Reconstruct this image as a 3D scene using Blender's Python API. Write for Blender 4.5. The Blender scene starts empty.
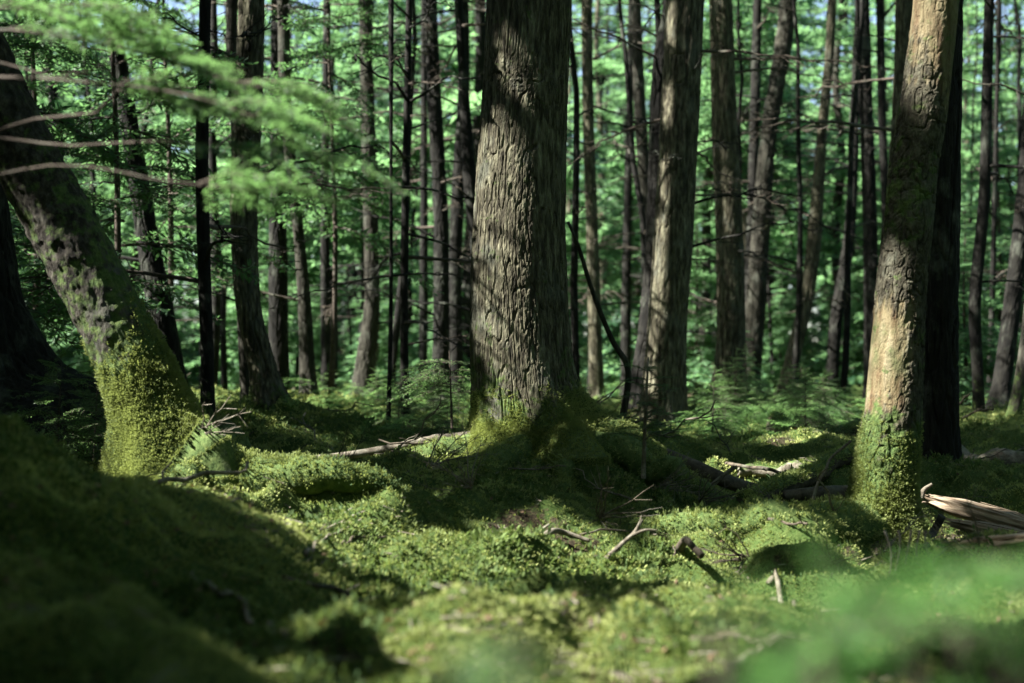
import bpy, math
import numpy as np
from mathutils import Matrix, Vector

S = bpy.context.scene
COL = S.collection
R = math.radians

# ------------------------------------------------------------------ camera, sky, sun, exposure
EYE = 1.0
FPX = 1024 * 50 / 36.0
PITCH = math.atan(39 / FPX)
cam_d = bpy.data.cameras.new("camera")
cam = bpy.data.objects.new("camera", cam_d)
COL.objects.link(cam)
cam.location = (0, 0, EYE)
cam.rotation_euler = (R(90) + PITCH, 0, 0)
cam_d.lens = 50
cam_d.sensor_width = 36
cam_d.clip_end = 2000
cam_d.clip_start = 0.05
cam_d.dof.use_dof = True
cam_d.dof.focus_distance = 8.1
cam_d.dof.aperture_fstop = 1.7
S.camera = cam

SUN_EL, SUN_TOWARD = 47.0, 12.0          # height; degrees the sun stands on the viewer's side of due left
az = R(SUN_TOWARD)
SDIR = np.array([-math.cos(az) * math.cos(R(SUN_EL)), -math.sin(az) * math.cos(R(SUN_EL)), math.sin(R(SUN_EL))])
w = bpy.data.worlds.new("World")
S.world = w
w.use_nodes = True
nt = w.node_tree
sky = nt.nodes.new("ShaderNodeTexSky")
sky.sky_type = 'NISHITA'
sky.sun_disc = False
sky.sun_elevation = R(SUN_EL)
sky.sun_rotation = math.atan2(SDIR[0], SDIR[1])
sky.air_density = 1.0
sky.dust_density = 1.5
nt.nodes["Background"].inputs["Strength"].default_value = 0.05
nt.links.new(sky.outputs[0], nt.nodes["Background"].inputs["Color"])

sun_d = bpy.data.lights.new("sun", 'SUN')
sun_d.energy = 5.0
sun_d.angle = R(0.5)
sun_d.color = (1.0, 0.975, 0.93)
sun = bpy.data.objects.new("sun", sun_d)
COL.objects.link(sun)
sun.rotation_euler = Vector(SDIR.tolist()).to_track_quat('Z', 'Y').to_euler()
sun.location = (-12, -3, 16)

S.view_settings.view_transform = 'Standard'
S.view_settings.look = 'None'
S.view_settings.gamma = 1
S.view_settings.exposure = 2.65
S.render.engine = 'CYCLES'
S.cycles.max_bounces = 5
S.cycles.diffuse_bounces = 2
S.cycles.glossy_bounces = 2
S.cycles.transmission_bounces = 3
S.cycles.caustics_reflective = False
S.cycles.caustics_refractive = False
S.cycles.use_denoising = True
S.cycles.sample_clamp_indirect = 4

# ------------------------------------------------------------------ numpy helpers
def rng_(s): return np.random.default_rng(s)

def _hash(ix, iy, iz, seed):
    h = (ix.astype(np.int64) * 374761393 + iy.astype(np.int64) * 668265263 + iz.astype(np.int64) * 2147483647 + seed * 1274126177) & 0xFFFFFFFF
    h = ((h ^ (h >> 13)) * 1274126177) & 0xFFFFFFFF
    h = ((h ^ (h >> 16)) * 2246822519) & 0xFFFFFFFF
    return ((h ^ (h >> 15)) & 0xFFFFFF) / float(0xFFFFFF)

def vnoise(p, seed=0):
    i = np.floor(p)
    f = p - i
    u = f * f * (3 - 2 * f)
    i = i.astype(np.int64)
    x, y, z = i[..., 0], i[..., 1], i[..., 2]
    ux, uy, uz = u[..., 0], u[..., 1], u[..., 2]
    def c(a, b, d): return _hash(x + a, y + b, z + d, seed)
    x00 = c(0, 0, 0) * (1 - ux) + c(1, 0, 0) * ux
    x10 = c(0, 1, 0) * (1 - ux) + c(1, 1, 0) * ux
    x01 = c(0, 0, 1) * (1 - ux) + c(1, 0, 1) * ux
    x11 = c(0, 1, 1) * (1 - ux) + c(1, 1, 1) * ux
    return (x00 * (1 - uy) + x10 * uy) * (1 - uz) + (x01 * (1 - uy) + x11 * uy) * uz

def fbm(p, octv=4, seed=0, gain=.5):
    a, s, t = 1.0, 0.0, 0.0
    for k in range(octv):
        s = s + a * vnoise(p * (2.03 ** k) + 17.3 * k, seed + k)
        t += a
        a *= gain
    return s / t

def nrm(v): return v / np.maximum(np.linalg.norm(v, axis=-1, keepdims=True), 1e-9)

def sstep(a, b, x):
    t = np.clip((x - a) / (b - a), 0, 1)
    return t * t * (3 - 2 * t)

def mesh_np(name, V, faces, mats=(), fmat=None, smooth=False, attrs=None):
    """faces: list of integer arrays (n,3) or (n,4)."""
    me = bpy.data.meshes.new(name)
    V = np.ascontiguousarray(V, dtype=np.float32).reshape(-1, 3)
    faces = [np.asarray(f, dtype=np.int32) for f in faces if len(f)]
    me.vertices.add(len(V))
    me.vertices.foreach_set("co", V.ravel())
    loops = np.concatenate([f.ravel() for f in faces])
    sizes = np.concatenate([np.full(len(f), f.shape[1], np.int32) for f in faces])
    starts = np.concatenate([[0], np.cumsum(sizes)[:-1]]).astype(np.int32)
    me.loops.add(len(loops))
    me.loops.foreach_set("vertex_index", loops)
    me.polygons.add(len(sizes))
    me.polygons.foreach_set("loop_start", starts)
    me.polygons.foreach_set("loop_total", sizes)
    for m in mats: me.materials.append(m)
    if fmat is not None: me.polygons.foreach_set("material_index", np.asarray(fmat, np.int32))
    me.polygons.foreach_set("use_smooth", np.full(len(sizes), bool(smooth)))
    for k, a in (attrs or {}).items():
        at_ = me.attributes.new(k, 'FLOAT', 'POINT')
        at_.data.foreach_set("value", np.asarray(a, np.float32))
    me.update(calc_edges=True)
    return me

def obj(name, me, parent=None, loc=None):
    o = bpy.data.objects.new(name, me)
    COL.objects.link(o)
    if parent is not None: o.parent = parent
    if loc is not None: o.location = [float(c) for c in loc]
    return o

def tag(o, label=None, cat=None, group=None, kind=None):
    if label: o["label"] = label
    if cat: o["category"] = cat
    if group: o["group"] = group
    if kind: o["kind"] = kind
    return o

def thing(name, label, cat, loc, group=None):
    o = bpy.data.objects.new(name, None)
    o.empty_display_size = .2
    COL.objects.link(o)
    o.location = [float(c) for c in loc]
    return tag(o, label, cat, group)

def catmull(P, n):
    P = np.asarray(P, float)
    K = len(P)
    if K == 2: P = np.array([P[0], (P[0] + P[1]) / 2, P[1]]); K = 3
    Q = np.vstack([2 * P[0] - P[1], P, 2 * P[-1] - P[-2]])
    seg = np.linalg.norm(np.diff(P, axis=0), axis=1)
    cum = np.concatenate([[0], np.cumsum(seg)])
    u = np.interp(np.linspace(0, cum[-1], n) if np.isscalar(n) else np.asarray(n) * cum[-1], cum, np.arange(K))
    i = np.clip(u.astype(int), 0, K - 2)
    t = (u - i)[:, None]
    p0, p1, p2, p3 = Q[i], Q[i + 1], Q[i + 2], Q[i + 3]
    return .5 * (2 * p1 + (p2 - p0) * t + (2 * p0 - 5 * p1 + 4 * p2 - p3) * t * t + (3 * p1 - p0 - 3 * p2 + p3) * t ** 3)

def frames(C):
    T = nrm(np.gradient(C, axis=0))
    ref = np.array([1., 0, 0]) if abs(T[:, 0]).mean() < .75 else np.array([0, 0, 1.])
    X = nrm(ref - T * (T @ ref)[:, None])
    return T, X, np.cross(T, X)

def grid_faces(nr, nc, off=0, wrap=True):
    r = np.arange(nr - 1)[:, None]
    c = np.arange(nc if wrap else nc - 1)[None, :]
    c2 = (c + 1) % nc
    return np.stack([r * nc + c, r * nc + c2, (r + 1) * nc + c2, (r + 1) * nc + c], -1).reshape(-1, 4) + off

def tube(C, rad, ns=6, cap=True):
    C = np.asarray(C, float)
    rad = np.broadcast_to(np.asarray(rad, float), (len(C),))
    T, X, Y = frames(C)
    a = np.arange(ns) / ns * 2 * np.pi
    V = C[:, None] + rad[:, None, None] * (np.cos(a)[None, :, None] * X[:, None] + np.sin(a)[None, :, None] * Y[:, None])
    V = V.reshape(-1, 3)
    F = [grid_faces(len(C), ns)]
    if cap:
        n = len(V)
        V = np.vstack([V, C[0], C[-1]])
        k = np.arange(ns)
        F.append(np.stack([np.full(ns, n), (k + 1) % ns, k], -1))
        b = (len(C) - 1) * ns
        F.append(np.stack([np.full(ns, n + 1), b + k, b + (k + 1) % ns], -1))
    return V, F

class Acc:
    def __init__(s): s.V = []; s.F = []; s.M = []; s.n = 0
    def add(s, V, F, m=0):
        for f in F:
            s.F.append(np.asarray(f) + s.n); s.M.append(np.full(len(f), m))
        s.V.append(np.asarray(V).reshape(-1, 3)); s.n += s.V[-1].shape[0]
    def leaves(s, Q, m=0):
        n = len(Q)
        if n: s.add(Q.reshape(-1, 3), [np.arange(n * 4).reshape(n, 4)], m)
    def mesh(s, name, mats, smooth=False, attrs=None):
        # quads and triangles keep their own material index
        return mesh_np(name, np.vstack(s.V), s.F, mats, np.concatenate(s.M), smooth, attrs)

# ------------------------------------------------------------------ pixel <-> place (measuring the photograph)
def ray(px, py):
    d = np.array([(px - 512) / FPX, 1.0, -(py - 341.5) / FPX])
    c, s = math.cos(PITCH), math.sin(PITCH)
    return np.array([d[0], d[1] * c - d[2] * s, d[1] * s + d[2] * c])

def at(px, py, Y):
    d = ray(px, py)
    return np.array([0, 0, EYE]) + d * (Y / d[1])

# ------------------------------------------------------------------ terrain height
_py = np.array([0, 2, 3.2, 4.5, 6, 7, 8.5, 10, 12, 16, 25, 40, 80, 140, 400, 3000])
_pz = np.array([.22, .25, .30, .26, .25, .30, .37, .46, .57, .62, .66, .70, 1.2, 4.0, 6.0, 6.0])
BUMPS = [  # x, y, sx, sy, amp
    (-.98, 6.75, .36, .20, .05), (1.05, 6.25, .42, .22, -.05), (-2.9, 8.2, 1.1, 1.0, .08), (-.25, 6.35, .55, .25, .03),
    (-1.85, 11.0, .5, .6, .08), (3.4, 9.2, .7, .6, .05), (-3.6, 14, 1.2, 1.2, .2), (.9, 15, 1.2, 1.0, .08),
]
def _rough(x, y):
    z = (np.interp(y, _py, _pz) + np.interp(y - .7, _py, _pz) + np.interp(y + .7, _py, _pz)) / 3
    for bx, by, sx, sy, a in BUMPS:
        z = z + a * np.exp(-.5 * ((x - bx) / sx) ** 2 - .5 * ((y - by) / sy) ** 2)
    p = np.stack([x, y, np.zeros_like(x)], -1)
    z = z + (fbm(p * 1.15, 3, 5) - .5) * .20
    n2 = 1 - np.abs(2 * vnoise(p * 4.1, 21) - 1)
    n3 = 1 - np.abs(2 * vnoise(p * 2.3 + .8 * vnoise(p * 3.0, 8)[..., None], 25) - 1)
    z = z + (n3 - .5) * .22 * (1 - .8 * np.exp(-.5 * ((x + 1.6) / .9) ** 2 - .5 * ((y - 4.6) / 1.3) ** 2)) * sstep(1.0, 4.0, y) + (n2 - .5) * .09 + (vnoise(p * 9.0, 31) - .5) * .055 + (vnoise(p * 19.0, 33) - .5) * .020
    far = sstep(40, 120, y)
    return z + far * (fbm(p * .03, 3, 77) - .4) * 6
# spot heights read off the photograph: the ground passes through these places
SPOTS = [(459, 458, 8.5), (530, 468, 8.05), (619, 455, 8.6), (690, 490, 8.4), (745, 502, 8.4), (560, 505, 7.4), (640, 510, 7.5), (525, 440, 8.8), (470, 449, 8.3), (530, 450, 8.2), (600, 450, 8.3), (655, 468, 8.2), (430, 466, 8.1), (700, 483, 8.2), (270, 492, 6.9), (335, 494, 6.75),
 (118, 494, 6.9), (180, 502, 6.7), (240, 497, 6.8), (300, 507, 6.6), (365, 499, 6.6), (330, 470, 7.8), (250, 470, 8.2),
 (885, 565, 6.7), (840, 545, 6.6), (760, 546, 6.5), (700, 556, 6.4), (760, 524, 7.4), (760, 592, 5.8), (930, 562, 7.2), (1010, 550, 7.6), (943, 488, 9.3), (1015, 490, 10),
 (450, 540, 6.2), (380, 560, 5.9), (520, 582, 5.4), (600, 562, 6.0), (512, 640, 4.2), (700, 622, 4.6), (900, 642, 4.2), (512, 700, 3.2), (420, 610, 4.9), (760, 690, 3.3),
 (0, 440, 4.4), (115, 492, 4.6), (200, 518, 4.7), (262, 550, 4.7), (330, 607, 4.5), (20, 570, 3.4), (220, 660, 3.3), (50, 475, 5.6), (200, 505, 5.8),
 (60, 468, 4.5), (160, 507, 4.65), (118, 494, 5.5), (175, 505, 5.9), (0, 455, 5.3), (408, 441, 12.4), (300, 422, 12), (220, 432, 10.5), (720, 428, 12.5), (850, 428, 13), (60, 440, 9), (600, 430, 11.5)]
_SP = np.array([at(*q) for q in SPOTS])
_sx, _sy = .42, .62
def _ker(x, y): return np.exp(-.5 * ((np.asarray(x)[..., None] - _SP[:, 0]) / (_sx * (.55 + _SP[:, 1] / 14))) ** 2 - .5 * ((np.asarray(y)[..., None] - _SP[:, 1]) / (_sy * (.45 + _SP[:, 1] / 12))) ** 2)
_K = _ker(_SP[:, 0], _SP[:, 1])
_W = np.linalg.solve(_K.T @ _K + .004 * np.eye(len(_SP)), _K.T @ (_SP[:, 2] - _rough(_SP[:, 0], _SP[:, 1])))
def height(x, y):
    x = np.asarray(x, float); y = np.asarray(y, float)
    z = _rough(x, y)
    near = (np.abs(x) < 8) & (y > -1) & (y < 24)
    if near.any():
        xn, yn = x[near], y[near]; add = np.zeros(len(xn))
        for k in range(0, len(xn), 60000): add[k:k + 60000] = _ker(xn[k:k + 60000], yn[k:k + 60000]) @ _W
        z[near] += add
    return z
def hz(x, y): return float(height(np.array([x]), np.array([y]))[0])
def ground(px, py, up=0.0):
    d = ray(px, py)
    t = np.linspace(1.5, 45, 1800)
    P = np.array([0, 0, EYE]) + d * (t / d[1])[:, None]
    below = P[:, 2] < height(P[:, 0], P[:, 1])
    k = int(np.argmax(below)) if below.any() else len(t) - 1
    p = P[k].copy(); p[2] += up
    return p

# ------------------------------------------------------------------ materials
def mat(name):
    m = bpy.data.materials.new(name)
    m.use_nodes = True
    return m, m.node_tree, m.node_tree.nodes, m.node_tree.links
def ramp(N, stops):
    r = N.new("ShaderNodeValToRGB")
    e = r.color_ramp.elements
    while len(e) < len(stops): e.new(.5)
    for k, (p, c) in enumerate(stops):
        e[k].position = p; e[k].color = (*c, 1)
    return r
def noise_node(N, L, scale, detail=6, rough=.6, sz=1.0, coord="Object"):
    tc = N.new("ShaderNodeTexCoord"); mp = N.new("ShaderNodeMapping")
    mp.inputs["Scale"].default_value = (1, 1, sz)
    L.new(tc.outputs[coord], mp.inputs[0])
    n = N.new("ShaderNodeTexNoise")
    n.inputs["Scale"].default_value = scale; n.inputs["Detail"].default_value = detail; n.inputs["Roughness"].default_value = rough
    L.new(mp.outputs[0], n.inputs["Vector"])
    return n
def mixrgb(N, L, fac, a, b):
    m = N.new("ShaderNodeMix"); m.data_type = 'RGBA'
    L.new(fac, m.inputs["Factor"])
    for s, v in ((6, a), (7, b)):
        if isinstance(v, tuple): m.inputs[s].default_value = (*v, 1)
        else: L.new(v, m.inputs[s])
    return m.outputs[2]
def math_(N, L, op, a, b=None, clamp=False):
    m = N.new("ShaderNodeMath"); m.operation = op; m.use_clamp = clamp
    for k, v in enumerate((a, b)):
        if v is None: continue
        if isinstance(v, (int, float)): m.inputs[k].default_value = v
        else: L.new(v, m.inputs[k])
    return m.outputs[0]

MOSS_STOPS = [(.25, (.016, .030, .009)), (.45, (.045, .075, .018)), (.62, (.090, .120, .035)), (.8, (.15, .17, .065))]

def bark_mat(name, stops, moss=True, peel=False, bump=.5, sz=.18, scale=26):
    m, T, N, L = mat(name)
    b = N["Principled BSDF"]
    b.inputs["Roughness"].default_value = .9
    b.inputs["Specular IOR Level"].default_value = .2
    n1 = noise_node(N, L, scale, 8, .68, sz)
    n2 = noise_node(N, L, 5.5, 5, .6, .6)
    n3 = noise_node(N, L, 70, 4, .7, .35)
    r1 = ramp(N, stops); L.new(n1.outputs[0], r1.inputs[0])
    # pale lichen blotches
    lr = ramp(N, [(.54, (0, 0, 0)), (.66, (1, 1, 1))]); L.new(n2.outputs[0], lr.inputs[0])
    lf = math_(N, L, 'MULTIPLY', lr.outputs[0], math_(N, L, 'MULTIPLY', n3.outputs[0], .75), True)
    col = mixrgb(N, L, lf, r1.outputs[0], (.115, .125, .095))
    if peel:
        a = N.new("ShaderNodeAttribute"); a.attribute_name = "peel"
        w1 = noise_node(N, L, 16, 8, .65, .10)
        wr = ramp(N, [(.28, (.028, .017, .009)), (.40, (.085, .052, .025)), (.53, (.155, .125, .066)), (.72, (.24, .205, .13))]); L.new(w1.outputs[0], wr.inputs[0])
        w2 = noise_node(N, L, 7, 6, .7, .5)
        gr = ramp(N, [(.48, (0, 0, 0)), (.62, (1, 1, 1))]); L.new(w2.outputs[0], gr.inputs[0])
        wc = mixrgb(N, L, math_(N, L, 'MULTIPLY', gr.outputs[0], .8), wr.outputs[0], (.075, .082, .034))
        col = mixrgb(N, L, a.outputs["Fac"], col, wc)
    if moss:
        a = N.new("ShaderNodeAttribute"); a.attribute_name = "moss"
        mn = noise_node(N, L, 14, 6, .7)
        mf = math_(N, L, 'ADD', a.outputs["Fac"], math_(N, L, 'MULTIPLY', math_(N, L, 'SUBTRACT', mn.outputs[0], .5), 1.6))
        mr = ramp(N, [(.42, (0, 0, 0)), (.60, (1, 1, 1))]); L.new(mf, mr.inputs[0])
        mm = math_(N, L, 'MULTIPLY', mr.outputs[0], math_(N, L, 'MULTIPLY', a.outputs["Fac"], 6, True), True)
        mc = ramp(N, MOSS_STOPS); L.new(noise_node(N, L, 30, 6, .75).outputs[0], mc.inputs[0])
        col = mixrgb(N, L, mm, col, mc.outputs[0])
    L.new(col, b.inputs["Base Color"])
    bp = N.new("ShaderNodeBump"); bp.inputs["Strength"].default_value = bump; bp.inputs["Distance"].default_value = .02
    L.new(math_(N, L, 'ADD', n1.outputs[0], math_(N, L, 'MULTIPLY', n3.outputs[0], .4)), bp.inputs["Height"])
    L.new(bp.outputs[0], b.inputs["Normal"])
    return m

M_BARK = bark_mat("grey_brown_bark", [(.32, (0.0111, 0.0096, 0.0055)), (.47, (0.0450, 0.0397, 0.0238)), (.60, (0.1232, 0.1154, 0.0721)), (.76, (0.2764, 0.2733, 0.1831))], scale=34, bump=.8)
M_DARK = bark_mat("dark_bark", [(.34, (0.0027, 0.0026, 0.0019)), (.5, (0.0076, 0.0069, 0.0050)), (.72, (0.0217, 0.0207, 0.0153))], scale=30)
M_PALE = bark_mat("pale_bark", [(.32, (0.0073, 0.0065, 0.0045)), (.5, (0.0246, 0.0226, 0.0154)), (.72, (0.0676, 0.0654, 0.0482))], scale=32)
M_MOTTLE = bark_mat("mottled_bark", [(.36, (0.0079, 0.0066, 0.0047)), (.48, (0.0254, 0.0210, 0.0153)), (.58, (0.0536, 0.0480, 0.0353)), (.74, (0.1072, 0.1020, 0.0794))], sz=.6, scale=24, bump=.9)
M_PEEL = bark_mat("peeling_bark", [(.34, (0.0124, 0.0112, 0.0070)), (.5, (0.0421, 0.0371, 0.0235)), (.72, (0.1125, 0.1069, 0.0721))], peel=True, sz=.6, scale=30, bump=.9)
M_DEAD = bark_mat("weathered_wood", [(.28, (0.0374, 0.0281, 0.0197)), (.5, (0.1173, 0.1010, 0.0729)), (.72, (0.2239, 0.2076, 0.1627))], sz=1, scale=30)
M_ROT = bark_mat("rotten_log", [(.30, (0.0180, 0.0144, 0.0108)), (.5, (0.0600, 0.0480, 0.0330)), (.72, (0.1320, 0.1080, 0.0750))], sz=1, scale=18)

def split_mat():
    m, T, N, L = mat("split_timber")
    b = N["Principled BSDF"]; b.inputs["Roughness"].default_value = .8
    n = noise_node(N, L, 9, 8, .7); n.inputs["Distortion"].default_value = .4
    mp = [x for x in N if x.type == 'MAPPING'][0]; mp.inputs["Scale"].default_value = (.35, 4, 4)
    r = ramp(N, [(.28, (.045, .028, .016)), (.45, (.16, .112, .066)), (.58, (.28, .22, .145)), (.75, (.40, .35, .27))]); L.new(n.outputs[0], r.inputs[0])
    L.new(r.outputs[0], b.inputs["Base Color"])
    bp = N.new("ShaderNodeBump"); bp.inputs["Strength"].default_value = .7; bp.inputs["Distance"].default_value = .02
    L.new(n.outputs[0], bp.inputs["Height"]); L.new(bp.outputs[0], b.inputs["Normal"])
    return m
M_SPLIT = split_mat()

def leaf_mat(name, a, b_, tr, mixf=.45, rough=.55, scale=1.3):
    m, T, N, L = mat(name)
    for x in list(N):
        if x.type == 'BSDF_PRINCIPLED': N.remove(x)
    out = [x for x in N if x.type == 'OUTPUT_MATERIAL'][0]
    geo = N.new("ShaderNodeNewGeometry")
    nz = N.new("ShaderNodeTexNoise"); nz.inputs["Scale"].default_value = scale; nz.inputs["Detail"].default_value = 6; nz.inputs["Roughness"].default_value = .75
    L.new(geo.outputs["Position"], nz.inputs["Vector"])
    nz2 = N.new("ShaderNodeTexNoise"); nz2.inputs["Scale"].default_value = scale * .33; nz2.inputs["Detail"].default_value = 3
    L.new(geo.outputs["Position"], nz2.inputs["Vector"])
    oi = N.new("ShaderNodeObjectInfo")
    f = math_(N, L, 'ADD', math_(N, L, 'ADD', math_(N, L, 'MULTIPLY', math_(N, L, 'SUBTRACT', nz.outputs[0], .5), 2.2), math_(N, L, 'MULTIPLY', math_(N, L, 'SUBTRACT', nz2.outputs[0], .5), 1.8)), math_(N, L, 'ADD', math_(N, L, 'MULTIPLY', math_(N, L, 'SUBTRACT', oi.outputs["Random"], .5), .5), .5), True)
    rd = ramp(N, [(0, a), (1, b_)]); L.new(f, rd.inputs[0])
    d = N.new("ShaderNodeBsdfPrincipled"); d.inputs["Roughness"].default_value = rough; d.inputs["Specular IOR Level"].default_value = .35
    L.new(rd.outputs[0], d.inputs["Base Color"])
    t = N.new("ShaderNodeBsdfTranslucent")
    t.inputs["Color"].default_value = (*tr, 1)
    mx = N.new("ShaderNodeMixShader"); mx.inputs[0].default_value = mixf
    L.new(d.outputs[0], mx.inputs[1]); L.new(t.outputs[0], mx.inputs[2])
    L.new(mx.outputs[0], out.inputs[0])
    return m
M_NEEDLE = leaf_mat("conifer_needles", (.016, .050, .022), (.050, .115, .042), (.13, .27, .085))
M_FIR = leaf_mat("young_fir_needles", (.035, .09, .026), (.080, .155, .042), (.23, .41, .12), .52)
M_FAR = leaf_mat("far_needles", (.024, .075, .038), (.085, .165, .072), (.23, .43, .17), .5, scale=.5)
M_HEM = leaf_mat("hemlock_needles", (.024, .068, .024), (.075, .145, .042), (.17, .33, .095), .5, scale=5)
M_WOOD = leaf_mat("shaded_far_needles", (.018, .045, .024), (.055, .105, .052), (.12, .22, .10), .4, scale=.25)  # shade put into the colour: darker needles make the far wood look unlit
M_HERB = leaf_mat("herb_leaves", (.035, .10, .024), (.085, .18, .042), (.20, .46, .11), .6, rough=.45)
M_MOSS = leaf_mat("moss_shoots", (.040, .078, .022), (.33, .36, .115), (.28, .33, .085), .30, .8, 4.0)
M_TWIGWOOD = bark_mat("twig_wood", [(.3, (0.0300, 0.0228, 0.0168)), (.7, (0.0960, 0.0780, 0.0600))], moss=False, sz=1)

def ground_mat():
    m, T, N, L = mat("mossy_ground")
    b = N["Principled BSDF"]; b.inputs["Roughness"].default_value = .95; b.inputs["Specular IOR Level"].default_value = .1
    n1 = noise_node(N, L, 2.2, 8, .65); n2 = noise_node(N, L, 26, 7, .75); n3 = noise_node(N, L, 90, 4, .7)
    mc = ramp(N, MOSS_STOPS)
    L.new(math_(N, L, 'ADD', math_(N, L, 'MULTIPLY', n2.outputs[0], .6), math_(N, L, 'MULTIPLY', n1.outputs[0], .4)), mc.inputs[0])
    soil = ramp(N, [(.32, (.010, .008, .005)), (.52, (.035, .027, .016)), (.68, (.11, .085, .05)), (.8, (.20, .165, .10))]); L.new(n3.outputs[0], soil.inputs[0])
    a = N.new("ShaderNodeAttribute"); a.attribute_name = "bare"
    f = math_(N, L, 'ADD', a.outputs["Fac"], math_(N, L, 'MULTIPLY', math_(N, L, 'SUBTRACT', n2.outputs[0], .5), 1.2))
    fr = ramp(N, [(.42, (0, 0, 0)), (.58, (1, 1, 1))]); L.new(f, fr.inputs[0])
    L.new(mixrgb(N, L, fr.outputs[0], mc.outputs[0], soil.outputs[0]), b.inputs["Base Color"])
    bp = N.new("ShaderNodeBump"); bp.inputs["Strength"].default_value = .9; bp.inputs["Distance"].default_value = .03
    L.new(math_(N, L, 'ADD', n2.outputs[0], math_(N, L, 'MULTIPLY', n3.outputs[0], .5)), bp.inputs["Height"])
    L.new(bp.outputs[0], b.inputs["Normal"])
    return m
M_GROUND = ground_mat()

# ------------------------------------------------------------------ ground: one sheet to the horizon
def spaced(a, b, step): return np.linspace(a, b, int(round((b - a) / step)) + 1)
xs = np.concatenate([-np.geomspace(900, 5.2, 40), spaced(-5.1, 5.1, .03), np.geomspace(5.2, 900, 40)])
ys = np.concatenate([-np.geomspace(300, 2.0, 14), spaced(-1.6, 1.8, .2), spaced(2.0, 11.0, .026), spaced(11.05, 18, .07), np.geomspace(18.2, 1500, 70)])
GX, GY = np.meshgrid(xs, ys)
GZ = height(GX.ravel(), GY.ravel())
def bare_mask(x, y):
    p = np.stack([x, y, np.zeros_like(x)], -1)
    b = .6 * sstep(.62, .74, fbm(p * 2.6 + 40, 4, 55))
    # thin soil and needle litter beneath roots and behind logs
    for bx, by, s, a in ((1.2, 7.9, .5, .55), (2.6, 7.9, .4, .7)):
        b = np.maximum(b, a * (.35 + 1.3 * fbm(p * 5, 3, 61)) * np.exp(-.5 * ((x - bx) ** 2 + (y - by) ** 2) / s ** 2))
    return np.clip(b + .35 * sstep(13, 20, y), 0, 1)
me = mesh_np("ground", np.stack([GX.ravel(), GY.ravel(), GZ], -1), [grid_faces(len(ys), len(xs), wrap=False)], [M_GROUND], smooth=True,
             attrs={"bare": bare_mask(GX.ravel(), GY.ravel())})
tag(obj("ground", me), kind="structure")

def tufts(P, Nn, size, r, nb=4, spread=.9):
    """small pointed shoots standing on points P with normals Nn"""
    n = len(P)
    k = n * nb
    P = np.repeat(P, nb, 0); Nn = np.repeat(Nn, nb, 0); sz = np.repeat(size, nb) * r.uniform(.55, 1.25, k)
    d = nrm(Nn + spread * r.normal(size=(k, 3)) * .6)
    s = nrm(np.cross(d, r.normal(size=(k, 3))))
    wd = (sz * r.uniform(.16, .30, k))[:, None]
    base = P + r.normal(size=(k, 3)) * (sz * .35)[:, None]
    tip = base + d * sz[:, None]
    mid = base + d * (sz * .5)[:, None]
    Q = np.stack([base - Nn * .004, mid + s * wd, tip, mid - s * wd], 1)
    return Q

def ground_normals(x, y, e=.02):
    hx = (height(x + e, y) - height(x - e, y)) / (2 * e)
    hy = (height(x, y + e) - height(x, y - e)) / (2 * e)
    return nrm(np.stack([-hx, -hy, np.ones_like(x)], -1))

r = rng_(3)
n = 300000
yy = 2.3 * (15.0 / 2.3) ** (r.random(n) ** .85)
xx = r.uniform(-1, 1, n) * (yy * .40 + .4)
keep = (bare_mask(xx, yy) + r.normal(size=n) * .18 < .55)
xx, yy = xx[keep], yy[keep]
P = np.stack([xx, yy, height(xx, yy)], -1)
cl = fbm(P * 3.0, 3, 12)
Q = tufts(P, ground_normals(xx, yy), (.008 + .018 * cl) * (.42 + .065 * yy), r)
a = Acc(); a.leaves(Q)
tag(obj("moss", a.mesh("moss", [M_MOSS])), "thick yellow green moss carpeting the forest floor", "moss", kind="stuff")

# a second, taller moss growing in patches, and brown fallen leaf scraps
M_HAIRMOSS = leaf_mat("haircap_moss", (.030, .062, .016), (.12, .165, .040), (.13, .19, .045), .35, .8, 2.5)
n = 60000
yy = 2.6 * (12.0 / 2.6) ** (r.random(n) ** .9); xx = r.uniform(-1, 1, n) * (yy * .39 + .3)
keep = fbm(np.stack([xx, yy, 0 * xx], -1) * 1.9, 3, 123) + r.normal(size=n) * .03 > .56
xx, yy = xx[keep], yy[keep]; P = np.stack([xx, yy, height(xx, yy)], -1)
a = Acc(); a.leaves(tufts(P, ground_normals(xx, yy), (.022 + .018 * r.random(len(xx))) * (.45 + .065 * yy), r, 5, .7))
tag(obj("haircap_moss", a.mesh("haircap_moss", [M_HAIRMOSS])), "darker taller moss growing in patches through the yellow green carpet", "moss", kind="stuff")
n = 5200
yy = 3.0 * (12.0 / 3.0) ** r.random(n); xx = r.uniform(-1, 1, n) * (yy * .38 + .3)
keep = fbm(np.stack([xx, yy, 0 * xx], -1) * 1.1, 3, 144) + r.normal(size=n) * .08 > .5
xx, yy = xx[keep], yy[keep]; n = len(xx)
P = np.stack([xx, yy, height(xx, yy) + .010], -1); d = nrm(ground_normals(xx, yy) * .25 + r.normal(size=(n, 3))); d[:, 2] *= .4; d = nrm(d)
q = nrm(np.cross(d, ground_normals(xx, yy) + r.normal(size=(n, 3)) * .3)); L_ = r.uniform(.010, .030, n)[:, None]
a = Acc(); a.leaves(np.stack([P, P + d * L_ * .5 + q * L_ * .3, P + d * L_, P + d * L_ * .5 - q * L_ * .3], 1))
tag(obj("leaf_litter", a.mesh("leaf_litter", [leaf_mat("dead_leaves", (.035, .020, .010), (.16, .10, .05), (.12, .06, .02), .2, .8, 9)])), "brown scraps of fallen leaves and bark lying in the moss", "litter", kind="stuff")

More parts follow.
